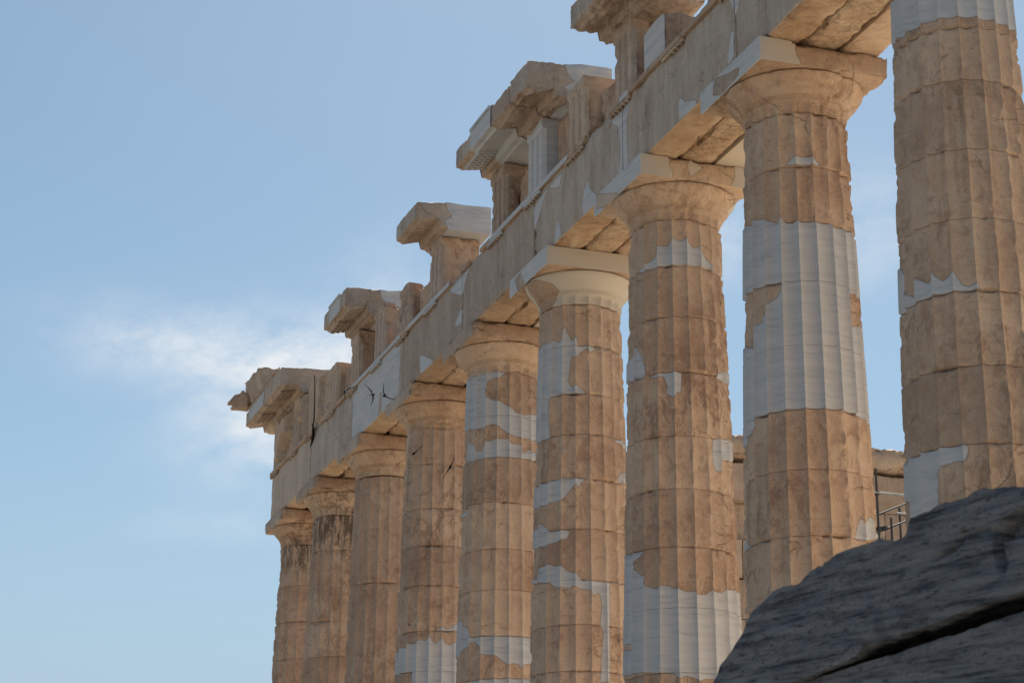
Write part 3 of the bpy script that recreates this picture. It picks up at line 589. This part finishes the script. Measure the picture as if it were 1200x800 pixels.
for k in range(8, 0, -1):
    ya, yb = ycol(k + 1), ycol(k)
    if k == 1: yb = ycol(1) + .885
    ya += .008; yb -= .008; org = (0, (ya + yb) / 2, 10.43)
    t = thing('architrave_block', org, ALAB[k], 'architrave', 'architrave spans over the columns')
    polys = [p for p in ARCH.values() if min(q[0] for q in p) < yb and max(q[0] for q in p) > ya]
    basen = {3: [[(21.4, 10.3), (25.9, 10.3), (25.9, 11.9), (21.4, 11.9)]]}.get(k, [])
    holes = {3: [[(23.15, 10.3), (23.45, 10.3), (23.3, 10.95), (23.1, 10.9)], [(21.4, 10.4), (21.75, 10.4), (21.6, 11.9), (21.4, 11.9)]]}.get(k, [])
    if k == 3: polys = []
    gap = TAEGAP.get(k, [])
    wbox('outer_beam', (FACE, ya, 10.434), (-.299, yb, 11.78), parent=t, org=org, res=.05 if k > 4 else .07, seed=k * 5 + 1, rough=.014, chip=.09, cw=.07, new={'-X': (-1, polys + basen, holes)},
         grface={'-X': .85}, wm=.65, wmface={'-X': .0}, thr=.54)
    wbox('middle_beam', (-.292, ya, 10.436), (.292, yb, 11.76), parent=t, org=org, res=.07, seed=k * 5 + 2, rough=.014, chip=.14, cw=.05, wm=.6, so=.4)
    wbox('inner_beam', (.299, ya, 10.432), (.885, yb, 11.78), parent=t, org=org, res=.07, seed=k * 5 + 3, rough=.008, chip=.05, cw=.05, wm=.12, cr=.9, base=.04 if k in (7, 5) else -1.)
    # taenia in runs, interrupted where it has broken away
    cuts = [ya] + [v for g in gap for v in g] + [yb]
    for a, b in zip(cuts[0::2], cuts[1::2]):
        if b - a < .1: continue
        tn = [[(u, 11.5), (v, 11.5), (v, 12.), (u, 12.)] for u, v in TAENEW.get(k, [])]
        wbox('taenia', (-.945, a, 11.70), (FACE - .003 + .02, b, 11.80), parent=t, org=org, res=.035, seed=k * 5 + 4, rough=.002, chip=.014, cw=.03, thr=.58, new={'-X': (-1, tn, [])}, gr=.25, wm=.5, wmface={'-X': 0.})
    for i, yt in enumerate(TRI):
        if i % 2 == 0 and not (ya - .5 < yt < yb - .6 or (k == 1 and i == 16)): continue
        if i % 2 == 1 and not (ya < yt < yb): continue
        if any(u - .3 < yt < v + .3 for u, v in gap) and i not in (5,): continue
        fresh = any(u <= yt <= v for u, v in TAENEW.get(k, []))
        rg = wbox('regula', (-.94, yt - .42, 11.632), (FACE - .002, yt + .42, 11.698), parent=t, org=org, res=.03, seed=i, rough=.002, chip=.02, cw=.03, base=.04 if fresh else -1., gr=.3, wm=.4)
        for g in range(6):
            if not fresh and random.Random(i * 9 + g).random() < .10: continue
            gutta(rg, org, yt - .35 + .14 * g)

# ================================================================ frieze
TW = .845
def triglyph(i, depth=.62, top=13.12, brk=0.0, new=False, label='', seed=0, sooty=0., y=None, smooth=False, wear=1.):
    yt = TRI[i] if y is None else y; z0 = 11.805; x0 = -.865
    a, fl, gv = .07, .150, .1275; s = 0; pl = []
    def seg(s0, s1, d0, d1, n):
        for j in range(n): pl.append((s0 + (s1 - s0) * j / n, d0 + (d1 - d0) * j / n, 1))
    G = .075
    if smooth: seg(0, TW, 0, 0, 20)
    else:
        seg(0, a, G, 0, 3); s = a
        for q in range(3):
            seg(s, s + fl, 0, 0, 4); s += fl
            if q < 2: seg(s, s + gv / 2, 0, G, 3); seg(s + gv / 2, s + gv, G, 0, 3); s += gv
        seg(s, TW, 0, G, 3)
    front = len(pl)
    nd_ = max(3, int(depth / .05))
    for j in range(nd_): pl.append((TW, (0 if smooth else G) + (depth - G) * j / nd_, 0))
    for j in range(10): pl.append((TW - TW * j / 10, depth, 0))
    for j in range(nd_): pl.append((0, depth - (depth - (0 if smooth else G)) * j / nd_, 0))
    n = len(pl); nz = 34; zs = np.concatenate([np.linspace(z0, top - .19, nz - 8), np.linspace(top - .175, top, 8)])
    V = []; 
    for z in zs:
        for s_, d_, fr in pl:
            dd = d_
            if not smooth and fr: 
                w = sst(np.array(z), top - .185, top - .17); dd = d_ * (1 - w) - .018 * w
            V.append((x0 + dd, yt - TW / 2 + s_, z))
    V = np.array(V)
    A = np.arange(n * nz).reshape(nz, n); An = np.roll(A, -1, 1)
    F = np.stack([A[:-1], A[1:], An[1:], An[:-1]], 2).reshape(-1, 4)
    # inner rings close the top
    ctr = np.array([x0 + depth / 2, yt, top]); rings = [V[A[-1]]]
    for f in (.66, .33): rings.append(ctr + (V[A[-1]] - ctr) * f)
    V2 = np.concatenate([V] + rings[1:] + [ctr[None]])
    r0 = A[-1]
    FL = F.tolist()
    for q in (1, 2):
        r1 = np.arange(n) + n * nz + n * (q - 1)
        FL += [[r0[j], r1[j], r1[(j + 1) % n], r0[(j + 1) % n]] for j in range(n)]; r0 = r1
    cidx = len(V2) - 1
    FL += [[r0[j], cidx, r0[(j + 1) % n]] for j in range(n)]
    V = V2; nr = np.zeros_like(V); nr[:n * nz] = vnormals(V[:n * nz], F); nr[n * nz:, 2] = 1
    if not new:
        amt = wear * .030 * (fbm(V, 3.3, 5, seed) - .55); ch = np.clip(fbm(V, 4.2, 4, seed + 4) - .52, 0, 1) * .26 * wear
        ed = np.minimum(abs(V[:, 1] - yt + TW / 2), abs(V[:, 1] - yt - TW / 2)); V = V + nr * (amt - ch * (.35 + .9 * np.exp(-(ed / .08) ** 2)))[:, None]
    if brk:
        pr = np.stack([V[:, 0], V[:, 1], np.full(len(V), seed * 3.1)], 1)
        c = brk * (.25 + 1.1 * fbm(pr, 2.4, 4, seed)); V[:, 2] = z0 + (V[:, 2] - z0) * (1 - c)
    g = np.zeros(len(V)); g[:n * nz] = np.tile([.55 if p_[2] else .05 for p_ in pl], nz)
    o = link_mesh('triglyph', V, FL, MARBLE, None, (x0, yt, z0), dict(nm=np.full(len(V), 1. if new else 0.), gr=g, so=np.full(len(V), sooty), wm=np.full(len(V), .0)))
    return tag(o, label, 'triglyph', 'triglyph blocks of the frieze')
triglyph(4, .55, 13.10, 0, label='rough worn triglyph block under the topmost cornice fragment at the upper edge', seed=4, wear=1.7)
triglyph(5, .62, 13.05, .04, label='broad brown triglyph with a rounded top, at the near end of the long cornice', seed=5, wear=1.2)
triglyph(6, .55, 13.11, 0, new=True, label='clean white new marble triglyph under the long cornice', seed=6)
triglyph(7, .60, 13.08, .0, label='worn brown triglyph under the far end of the long cornice, open sky beside it', seed=7, wear=1.5)
triglyph(9, .85, 13.10, 0, label='tall grooved triglyph carrying the short isolated cornice block', seed=9, wear=1.1, y=19.2)
triglyph(10, .55, 12.95, .12, label='broken triglyph stub with a ragged top, just left of the isolated cornice block', seed=10, wear=1.8)
triglyph(11, .80, 13.10, .02, label='grey flat sided triglyph under the near end of the cornice block with drops', seed=11, wear=1.6)
triglyph(12, .60, 13.08, 0, label='narrow brown triglyph under the far end of the cornice block with drops', seed=12, wear=1.5)
triglyph(13, .60, 12.98, .06, label='broken topped triglyph standing in the gap beside the corner cornice', seed=13, wear=1.4)
triglyph(14, .55, 13.12, 0, label='well preserved triglyph under the corner cornice, a black cable hanging along it', seed=14, wear=.5)
triglyph(15, .55, 13.12, 0, label='triglyph under the middle of the corner cornice, between two carved metopes', seed=15, wear=.7)
triglyph(16, .55, 13.12, 0, label='last triglyph at the far outer corner of the frieze', seed=16, wear=.7)
# smooth block where the nearest visible triglyph is missing
def roundtop(V, U):
    V = V.copy(); w = sst(U[:, 2], .55, 1.); V[:, 2] -= w * .30 * (np.abs(U[:, 0] - .35) ** 2 * 2.2 + .6 * (U[:, 1] - .45) ** 2); return V
tag(wbox('frieze_block', (-.87, 6.85, 11.805), (.05, 7.68, 12.62), org=(-.4, 7.3, 11.805), res=.04, seed=61, rough=.02, chip=.06, warp=roundtop, new={'-X': (1, [], [])}),
    'smooth rounded block with a pale outer face, at the upper edge of the picture', 'frieze block', 'plain blocks standing in the frieze')
def broken(a, s, fr=2.2):
    def f(V, U):
        V = V.copy(); z0 = V[:, 2].min(); P = np.stack([V[:, 0] * 1.5, V[:, 1], np.full(len(V), s * 2.7)], 1)
        V[:, 2] = z0 + (V[:, 2] - z0) * (1 - a * (.2 + 1.1 * fbm(P, fr, 4, s))); return V
    return f
def panel(name, y0, y1, x0, x1, top, a, seed, label, cat, grp, **kw):
    return tag(wbox(name, (x0, y0, 11.805), (x1, y1, top), org=(x0, (y0 + y1) / 2, 11.805), res=.045, seed=seed, rough=.03, chip=.10, cw=.08, warp=broken(a, seed), gr=kw.pop('gr', .15), **kw), label, cat, grp)
G1 = 'plain blocks standing in the frieze'; G2 = 'metope slabs of the frieze'
panel('metope_slab', 9.02, 10.28, -.60, -.36, 12.75, .10, 71, 'rough plain slab in the gap between the rounded brown triglyph and the topmost rough one', 'metope', G2)
panel('metope_slab', 11.20, 12.42, -.62, -.36, 13.02, .03, 72, 'rough brown slab between the white triglyph and the rounded brown triglyph', 'metope', G2)
panel('metope_slab', 13.33, 14.56, -.60, -.36, 12.90, .10, 73, 'cream remnant of a slab behind the white triglyph, on its left', 'metope', G2)
panel('metope_slab', 19.66, 20.95, -.70, -.40, 12.80, .22, 74, 'small broken slab between the ragged triglyph stub and the tall grooved triglyph', 'metope', G2)
panel('metope_slab', 24.10, 25.30, -.55, -.30, 12.98, .05, 76, 'shaded slab deep between the two triglyphs of the pale cornice block', 'metope', G2)
panel('metope_slab', 26.25, 27.45, -.70, -.42, 12.85, .16, 77, 'ragged slab beside the broken topped triglyph in the gap before the corner', 'metope', G2)
panel('frieze_block', 21.95, 22.5, -.84, -.25, 12.75, .18, 78, 'low broken block beside the ragged triglyph stub', 'frieze block', G1)
for (a, b, s) in [(4.6, 6.7, 81), (7.7, 10.9, 82), (11., 15.9, 83), (20.2, 22.9, 84), (24.1, 28.2, 85), (28.25, 34.5, 86)]:
    lab = {81: 'inner frieze backing course nearest the viewer, behind the rounded block', 82: 'inner backing course behind the rounded brown triglyph', 83: 'inner backing course behind the white triglyph',
           84: 'inner backing course behind the ragged triglyph stub', 85: 'inner backing course behind the pale cornice block', 86: 'inner backing course behind the corner metopes'}[s]
    panel('frieze_backer', a, b, -.30, .45, 12.7 if s < 86 else 13.1, .06, s, lab, 'backing block', 'backing blocks behind the frieze', gr=.2)
# carved corner metopes
def relief(seed, amp):
    def f(V, U):
        V = V.copy(); k = U[:, 0] < .01; P = np.stack([V[:, 1] * .9 + V[:, 2] * .25, V[:, 2] * .7, np.full(len(V), seed * 1.7)], 1)
        h = sst(fbm(P, 2.6, 4, seed, .42), .47, .54) * sst(np.minimum(U[:, 1], 1 - U[:, 1]), 0, .12) * sst(np.minimum(U[:, 2], 1 - U[:, 2]), 0, .1)
        V[k, 0] -= amp * h[k]; return V
    return f
for i, (lab, am) in {13: ('plain battered metope slab with dark cuts, beside the triglyph with the cable', .14), 14: ('worn carved metope with remains of figures, under the near half of the corner cornice', .24), 15: ('worn carved metope at the far corner with a deep cut relief figure', .28)}.items():
    a, b = TRI[i] + TW / 2 + .004, TRI[i + 1] - TW / 2 - .004
    tag(wbox('metope_slab', (-.78, a, 11.805), (-.45, b, 13.115), org=(-.78, (a + b) / 2, 11.805), res=.035, seed=90 + i, rough=.014, chip=.03, warp=relief(i, am), gr=.35, so=.12), lab, 'metope', G2)

# ================================================================ cornice
def geison(name, y0, y1, label, seed, xin=.1, ztop=13.73, new=None, mut=True, newmut=False, res=.032, ragged=(.10, .10), topbreak=0., intact=None, nose=-1.53, lowbreak=0., parent=None, grp='cornice blocks on the temple frieze', sooty=0., moulding=None):
    def warp(V, U):
        V = V.copy(); x = nose + (xin - nose) * np.clip(U[:, 0], 0, 1)
        z_b = np.interp(x, [nose, nose + .10, nose + .105, -1.01, -1.0, -.87, -.865, xin], [13.285, 13.275, 13.235, 13.325, 13.16, 13.15, 13.125, 13.125])
        zt = np.interp(x, [nose, nose + .03, -.9, xin], [ztop - .03, ztop, ztop + .03, ztop + .05])
        if topbreak:
            P = np.stack([x * 1.0, V[:, 1], np.full(len(V), seed * 1.3)], 1); w_ = 1. if intact is None else 1 - sst(V[:, 1], intact[0] - .12, intact[0]) * (1 - sst(V[:, 1], intact[1], intact[1] + .12)); zt = zt - w_ * topbreak * np.clip(fbm(P, 2.2, 4, seed) - .30, 0, 1) * 1.6
        if lowbreak:
            P = np.stack([x * 1.2, V[:, 1], np.full(len(V), seed * 2.3)], 1); z_b = z_b - lowbreak * np.clip(fbm(P, 2.0, 4, seed + 5) - .38, 0, 1)
        V[:, 0] = x; V[:, 2] = z_b + (zt - z_b) * U[:, 2]; return V
    def post(V, U):
        V = V.copy(); P = np.stack([V[:, 0], V[:, 2], np.full(len(V), seed * 1.9)], 1); n = fbm(P, 2.3, 5, seed + 2) - .45; fine = fbm(P, 9, 3, seed + 3) - .5
        V[:, 1] += sst(1 - U[:, 1], .9, 1.) * (n * ragged[0] * 2 + fine * ragged[0] * .3) + sst(U[:, 1], .9, 1.) * (n * ragged[1] * 2 + fine * ragged[1] * .3)
        return V
    org = (-.6, (y0 + y1) / 2, 13.125)
    o = wbox(name, (nose, y0, 13.125), (xin, y1, 13.73), parent=parent, org=org, res=res, seed=seed, rough=.014, chip=.075, cw=.04, thr=.53, warp=warp, post=post, new=new, gr=.8, grface={'-Z': .45, '-Y': .6}, so=sooty)
    tag(o, label, 'cornice block', grp)
    # mutules with their drops under the soffit
    for i, yt in enumerate([v for a, b in zip(TRI, TRI[1:] + [TRI[-1] + 2.147]) for v in (a, (a + b) / 2)]):
        if not mut or yt - .42 < y0 + .05 or yt + .42 > y1 - .03: continue
        V = []; F = []
        def zs_(x): return np.interp(x, [nose + .105, -1.01], [13.235, 13.325])
        xa, xb = nose + .13, -1.03; za, zb = zs_(xa), zs_(xb); t_ = .045
        V = [(xa, yt - .42, za + .01), (xb, yt - .42, zb + .01), (xb, yt + .42, zb + .01), (xa, yt + .42, za + .01), (xa, yt - .42, za - t_), (xb, yt - .42, zb - t_), (xb, yt + .42, zb - t_), (xa, yt + .42, za - t_)]
        F = [[0, 1, 2, 3], [4, 7, 6, 5], [0, 4, 5, 1], [1, 5, 6, 2], [2, 6, 7, 3], [3, 7, 4, 0]]
        for r_ in range(3):
            for c_ in range(6):
                cx = xa + (xb - xa) * (r_ + .5) / 3; cy = yt - .35 + .14 * c_; cz = zs_(cx) - t_ + .002; b0 = len(V)
                for rr, dz in ((.027, 0), (.034, -.030)):
                    for q in range(8): V.append((cx + rr * math.cos(q * .785), cy + rr * math.sin(q * .785), cz + dz))
                F += [[b0 + q, b0 + q + 8, b0 + (q + 1) % 8 + 8, b0 + (q + 1) % 8] for q in range(8)] + [[b0 + 8 + q for q in range(8)][::-1]]
        nv = len(V)
        link_mesh('mutule', V, F, MARBLE, o, org, dict(nm=np.full(nv, 1. if newmut else 0.), gr=np.full(nv, .6), so=np.full(nv, 0.), wm=np.full(nv, .1)), smooth=False)
    for (a, b, nw) in (moulding or []):      # crowning moulding, proud of the fascia
        wbox('crown_moulding', (nose - .024, a, ztop - .075), (nose - .003, b, ztop - .01), parent=o, org=org, res=.03, seed=seed + 7, rough=.01, chip=.05, cw=.03, base=.04 if nw else -1., gr=.45)
    return o
full = lambda a, b: [[(a, 12.9), (b, 12.9), (b, 14.), (a, 14.)]]
slab = lambda xs, zt=14.: {'-Y': (-1, [[(xs, 12.9), (xs + .07, 13.15), (xs - .02, 13.3), (xs + .16, 13.42), (xs + .05, 13.55), (xs - .06, zt), (1, zt), (1, 12.9)]], []), '-Z': (-1, [[(xs + .0, -99), (2, -99), (2, 99), (xs + .1, 99)]], []), '+Z': (-1, [[(xs + .0, -99), (2, -99), (2, 99), (xs + .1, 99)]], [])}
geison('cornice_block', 7.35, 9.30, 'topmost cornice fragment cut off by the upper edge of the picture', 101, ragged=(.08, .12), topbreak=.10, lowbreak=.35, sooty=.35, mut=False)
geison('cornice_block', 11.46, 12.44, 'thick near end block of the long broken cornice, standing highest', 102, xin=.1, ztop=13.75, ragged=(.08, .05), topbreak=.06, lowbreak=.30, mut=False, new=slab(-.80))
geison('cornice_block', 12.45, 13.50, 'rounded broken block in the middle of the long cornice', 103, ztop=13.70, ragged=(.02, .16), topbreak=.22, lowbreak=.35, mut=False)
geison('cornice_block', 13.51, 15.68, 'white fronted cornice block with drops beneath, at the far end of the long cornice', 104, ragged=(.04, .12), topbreak=.16, new={'-X': (-1, full(13.3, 14.72), []), '-Z': (-1, [[(-2, 13.3), (-2, 14.72), (-.8, 14.8), (1, 15.), (1, 13.3)]], []), '+Z': (-1, full(-9, 9), [])}, newmut=True, intact=(13.4, 14.72), moulding=[(13.53, 14.72, True)])
geison('cornice_block', 18.42, 19.95, 'short isolated cornice block jutting out over a single triglyph, pale slab behind it', 105, xin=.12, ztop=13.70, ragged=(.04, .12), topbreak=.05, mut=False, new=slab(-.90))
geison('cornice_block', 24.22, 26.32, 'cornice block over two triglyphs with drops beneath and a pale new inner slab', 106, xin=.02, ztop=13.74, ragged=(.10, .08), topbreak=.06, new={**slab(-.70), '-X': (-1, full(24.75, 25.8), [])}, intact=(24.7, 25.8), moulding=[(24.75, 25.8, True)])
geison('cornice_block', 31.02, 33.05, 'near block of the corner cornice, with a dark hollow under its end', 107, xin=-.2, ztop=13.80, ragged=(.06, .02), topbreak=.05, lowbreak=.0, moulding=[(31.1, 33.0, False)])
geison('cornice_block', 33.06, 35.45, 'corner cornice block with a pale fascia, at the far left end', 108, xin=-.2, ztop=13.74, ragged=(.02, .05), topbreak=.05, new={'-X': (-1, [[(33.1, 13.3), (35.0, 13.3), (35.1, 13.72), (33.0, 13.72)]], [])}, moulding=[(33.1, 35.3, False)])
# corner gutter with the lion head spout
def simawarp(V, U):
    V = V.copy(); w = U[:, 2]; V[:, 0] += (1 - U[:, 0]) * (.0 - .16 * np.sin(w * 1.5)) ; V[:, 1] += (U[:, 1] - .5) * .0; V[:, 2] += .10 * U[:, 1] * w; return V
gb = tag(wbox('gutter_block', (-1.48, 33.35, 13.79), (-.55, 35.35, 14.46), org=(-1., 34.4, 13.79), res=.05, seed=120, rough=.02, chip=.08, warp=simawarp, gr=.5), 'upper gutter block with a lion head spout at the far outer corner of the roof', 'gutter block')
LP = [(-1.52, 14.2), (-1.70, 14.20), (-1.93, 14.12), (-2.04, 13.97), (-2.12, 13.86), (-2.10, 13.80), (-2.01, 13.825), (-1.94, 13.80), (-2.03, 13.735), (-1.99, 13.665), (-1.86, 13.68), (-1.52, 13.69)]
LY = [(-.20, .50), (-.165, .80), (-.09, .96), (0, 1.0), (.09, .96), (.165, .80), (.20, .50)]
V = []; F = []; n = len(LP); cx, cz = -1.72, 13.93
for dy, s in LY:
    for x, z in LP: V.append((cx + (x - cx) * s, 35.2 + dy * (1.15 if x > -1.8 else .72), cz + (z - cz) * s))
for i in range(len(LY) - 1):
    for j in range(n): F.append([i * n + j, i * n + (j + 1) % n, (i + 1) * n + (j + 1) % n, (i + 1) * n + j])
F += [list(range(n))[::-1], [(len(LY) - 1) * n + j for j in range(n)]]
lp = [(V, F)] + [ellipsoid((-1.72, 35.2 + s * .15, 14.17), (.06, .05, .06)) for s in (-1, 1)] + [ellipsoid((-1.60, 35.2, 13.95), (.14, .23, .25))]
V, F = merge(lp)
rmesh('lion_head', V, F, MARBLE, gb, (-1., 34.4, 13.79), .020)
# ================================================================ ruined wall and scaffold behind the colonnade
wl = thing('ruined_wall', (11.5, 27.6, 0), 'tall ashlar ruined wall seen between the columns at the right, behind the scaffold poles', 'wall')
rg = random.Random(8); z = 0.
while z < 11.2:
    h = min(1.02, 11.3 - z); x = 7.2 + rg.uniform(-.3, .3)
    while x < 17.2:
        w = rg.uniform(1.7, 2.6); hole = (9.5 < z + h / 2 < 10.3 and 9.4 < x + w / 2 < 10.4)
        wbox('wall_block', (x, 27.0 + (.35 if hole else rg.uniform(0, .012)), z + .001), (x + w - .003, 28.2, z + h - .001), parent=wl, org=(11.5, 27.6, 0), res=.10, seed=rg.randrange(999), rough=.02, chip=.05, cw=.04, thr=.6, gr=.25, wm=.15)
        x += w
    z += h
wbox('wall_crown', (7.3, 26.88, 11.32), (17.2, 28.3, 12.0), parent=wl, org=(11.5, 27.6, 0), res=.08, seed=44, rough=.05, chip=.22, cw=.15, gr=.15, wm=.2,
     warp=broken(.05, 3, 1.1))
sc = thing('scaffold', (12.4, 24, 0), 'steel scaffold poles in front of the ruined wall, seen between two columns', 'scaffold')
so_ = (12.4, 24, 0)
for x, top in ((12.0, 10.52), (12.36, 9.30), (14.3, 9.6)): tube('standard', [(x, 24, 0), (x + .01, 24, top)], .030, STEEL, sc, so_)
tube('standard', [(13.3, 25.2, 0), (13.3, 25.2, 9.9)], .030, STEEL, sc, so_)
tube('ledger', [(11.88, 23.95, 9.90), (14.5, 23.95, 9.86)], .030, BRIGHT, sc, so_)
tube('ledger', [(12.56, 24.05, 9.445), (14.5, 24.05, 9.45)], .028, BRIGHT, sc, so_)
tube('ledger', [(11.9, 24.06, 8.2), (14.5, 24.06, 8.2)], .028, STEEL, sc, so_)
tube('brace', [(11.95, 24.08, 9.33), (14.0, 24.08, 10.22)], .021, STEEL, sc, so_)
tube('brace', [(12.02, 24.1, 8.93), (13.9, 24.1, 9.73)], .024, STEEL, sc, so_)
for x, zc in ((12.0, 9.89), (12.02, 9.0), (12.18, 9.02)):
    wbox('coupler', (x - .05, 23.93, zc - .05), (x + .05, 24.07, zc + .05), mat=STEEL, parent=sc, org=so_, res=.03, rough=.0, chip=.0)

# ================================================================ foreground blocks
FO = [(-12.60,-1.20),(-12.666,-1.13),(-12.723,-1.081),(-12.847,-1.03),(-12.924,-0.986),(-13.017,-0.917),(-13.197,-0.873),(-13.399,-0.874),(-13.55,-0.85),(-13.675,-0.84),(-13.809,-0.833),(-13.924,-0.845),(-13.981,-0.843),(-14.079,-0.875),(-14.145,-0.864),(-14.181,-0.828),(-14.282,-0.829),(-14.386,-0.815),(-14.509,-0.824),(-14.614,-0.831),(-14.719,-0.848),(-14.891,-0.888),(-15.4,-.90),(-16.3,-.87),(-17.2,-.93)]
LO = [(-12.60,-1.235),(-13.135,-1.227),(-13.37,-1.221),(-13.773,-1.209),(-13.851,-1.180),(-13.89,-1.189),(-14.111,-1.187),(-14.318,-1.184),(-14.468,-1.172),(-14.632,-1.176),(-14.789,-1.172),(-15.5,-1.18),(-17.2,-1.17)]
FX = -9.167
fo = np.array(sorted(FO)); lo_ = np.array(sorted(LO))
def slabwarp(V, U):
    V = V.copy(); y = V[:, 1]; top = np.interp(y, fo[:, 0], fo[:, 1]); bot = np.interp(y, lo_[:, 0], lo_[:, 1])
    P = np.stack([V[:, 0], y, np.zeros(len(V))], 1)
    back = (V[:, 0] - FX)
    top = top + .015 * (fbm(P, 16, 3, 2) - .5) - back * .55 + .10 * back * (fbm(P, 1.8, 4, 5) - .5); bot = bot + .05 * sst(back, .0, .25) - .08 * sst(back, .3, .5)
    w = U[:, 2]; V[:, 2] = bot + (top - bot) * w
    V[:, 0] += (1 - U[:, 0]) * .0 * w     # face leans back towards its top
    return V
def strata(V, U):
    V = V.copy(); P = np.stack([V[:, 1] * .55, V[:, 2] * 9 + V[:, 1] * .9, V[:, 0] * .4], 1)
    n = fbm(P, 3.0, 5, 6, .62) - .5; n2 = fbm(V, 22, 4, 9) - .5; V[:, 0] += (1 - U[:, 0]) * (.011 * n + .008 * n2)
    # open crack running down from the upper right
    w = .018 * (fbm(V, 14, 3, 4) - .5)
    for ln, wd, dp in (([(-15.2, -.93), (-14.926, -.953), (-14.816, -.96), (-14.749, -.968), (-14.688, -.98), (-14.657, -1.006), (-14.662, -1.044), (-14.677, -1.072)], .016, .12),
                       ([(-14.668, -.995), (-14.59, -.948), (-14.494, -.946), (-14.418, -.969), (-14.30, -.975)], .008, .03), ([(-14.676, -1.002), (-14.81, -1.013), (-14.95, -1.0)], .008, .03)):
        d = np.full(len(V), 9.)
        for (a0, b0), (a1, b1_) in zip(ln, ln[1:]):
            e0, e1 = a1 - a0, b1_ - b0; tt = np.clip(((V[:, 1] - a0) * e0 + (V[:, 2] - b0) * e1) / (e0 * e0 + e1 * e1), 0, 1)
            d = np.minimum(d, np.hypot(V[:, 1] - a0 - e0 * tt, V[:, 2] - b0 - e1 * tt + w))
        V[:, 0] += (1 - U[:, 0]) * dp * np.exp(-(d / wd) ** 2)
    return V
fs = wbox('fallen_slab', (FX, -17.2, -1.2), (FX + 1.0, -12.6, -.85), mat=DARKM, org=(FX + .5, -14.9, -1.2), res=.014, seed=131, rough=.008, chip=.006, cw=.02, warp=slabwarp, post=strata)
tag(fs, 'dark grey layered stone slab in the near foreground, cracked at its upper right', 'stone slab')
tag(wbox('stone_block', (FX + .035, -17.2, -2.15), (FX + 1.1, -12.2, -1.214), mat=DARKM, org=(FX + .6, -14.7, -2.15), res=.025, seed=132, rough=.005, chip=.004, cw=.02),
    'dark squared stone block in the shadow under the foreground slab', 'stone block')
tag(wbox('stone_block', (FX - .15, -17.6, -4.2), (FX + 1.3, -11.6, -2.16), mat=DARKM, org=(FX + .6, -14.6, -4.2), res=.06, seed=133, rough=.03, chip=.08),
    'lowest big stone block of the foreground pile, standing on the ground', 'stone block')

# ================================================================ cable and swifts
tag(tube('lightning_cable', [(-.93, 29.66, 13.20), (-.93, 29.60, 12.9), (-.92, 29.58, 12.4), (-.925, 29.56, 11.95), (-.97, 29.5, 11.82), (-.97, 29.42, 11.70), (-.93, 29.56, 11.60), (-.905, 29.74, 11.48), (-.90, 29.98, 11.38)], [.012, .012, .013, .018, .026, .034, .038, .030, .012], CABLE),
    'black cable hanging down the frieze from the corner cornice', 'cable')
PX = 34 / 2407.29
def swift(q, tips, label, fwd):
    d = VF + VR * (q[0] - 600) / 2407.29 - VU * (q[1] - 400) / 2407.29; c = CAM + d / np.linalg.norm(d) * 34
    f = VF * fwd[2] + VR * fwd[0] + VU * fwd[1]; f /= np.linalg.norm(f)
    parts = []
    # spindle body with a forked tail
    prof = [(-.085, .004), (-.06, .012), (-.02, .021), (.02, .022), (.05, .017), (.068, .010), (.078, .003)]
    a = np.cross(f, VU); a /= np.linalg.norm(a); b = np.cross(f, a); V = []; F = []
    for s, r in prof:
        for k in range(10): V.append(c + f * s + r * (a * math.cos(k * .6283) + b * math.sin(k * .6283)))
    for i in range(len(prof) - 1):
        for k in range(10): F.append([i * 10 + k, i * 10 + (k + 1) % 10, (i + 1) * 10 + (k + 1) % 10, (i + 1) * 10 + k])
    F += [list(range(10))[::-1], [60 + k for k in range(10)]]
    parts.append((V, F))
    for dx, dy, dep in tips:
        tip = VR * dx * PX - VU * dy * PX + VF * dep
        nrm = np.cross(tip, f); nrm /= np.linalg.norm(nrm); V = []; F = []; n = 9
        for i in range(n):
            t = i / (n - 1); ce = c + tip * t + f * (.055 * math.sin(t * 2.4) - .07 * t * t); ch = .034 * (1 - t) ** .7 + .007; th = .008 * (1 - t) + .0035
            V += [ce + f * ch, ce + nrm * th, ce - f * ch, ce - nrm * th]
        for i in range(n - 1):
            for k in range(4): F.append([i * 4 + k, i * 4 + (k + 1) % 4, (i + 1) * 4 + (k + 1) % 4, (i + 1) * 4 + k])
        F += [[3, 2, 1, 0], [(n - 1) * 4 + k for k in range(4)]]
        parts.append((V, F))
    for s in (-1, 1):
        e, g = c - f * .07, c - f * .125 + a * .022 * s; V = []; F = []
        for p_, r in ((e, .008), (g, .003)):
            for k in range(6): V.append(p_ + r * (a * math.cos(k * 1.047) + b * math.sin(k * 1.047)))
        F = [[k, (k + 1) % 6, (k + 1) % 6 + 6, k + 6] for k in range(6)] + [list(range(6))[::-1], list(range(6, 12))]
        parts.append((V, F))
    V, F = merge(parts)
    tag(rmesh('swift', V, F, BIRD, None, tuple(c), .0045), label, 'bird', 'swifts flying past the temple')
swift((437, 462), [(-9.5, -12, .02), (-2, 13.5, .0)], 'dark swift with raised wings in front of the middle of the white architrave span', (.35, .05, 1))
swift((450.5, 463.5), [(-1, -15, 0), (13.2, 5, .02)], 'dark swift with one wing straight up, at the right part of the white architrave span', (-.3, -.25, 1))
swift((404.5, 458.5), [(12.3, -6.5, .0), (-.6, 9, .08)], 'dark swift gliding past the left end of the white architrave span', (-.3, .2, 1))
swift((485, 531), [(10.8, -9.3, .05), (-1.2, 2.2, .18)], 'dark swift with a single visible wing, in front of the column under the white span', (-.4, -.3, 1))
swift((527.5, 547), [(5.2, -12, 0), (-7.6, 12, 0)], 'dark swift with both wings stretched out diagonally, right of the single winged one', (.2, .25, 1))
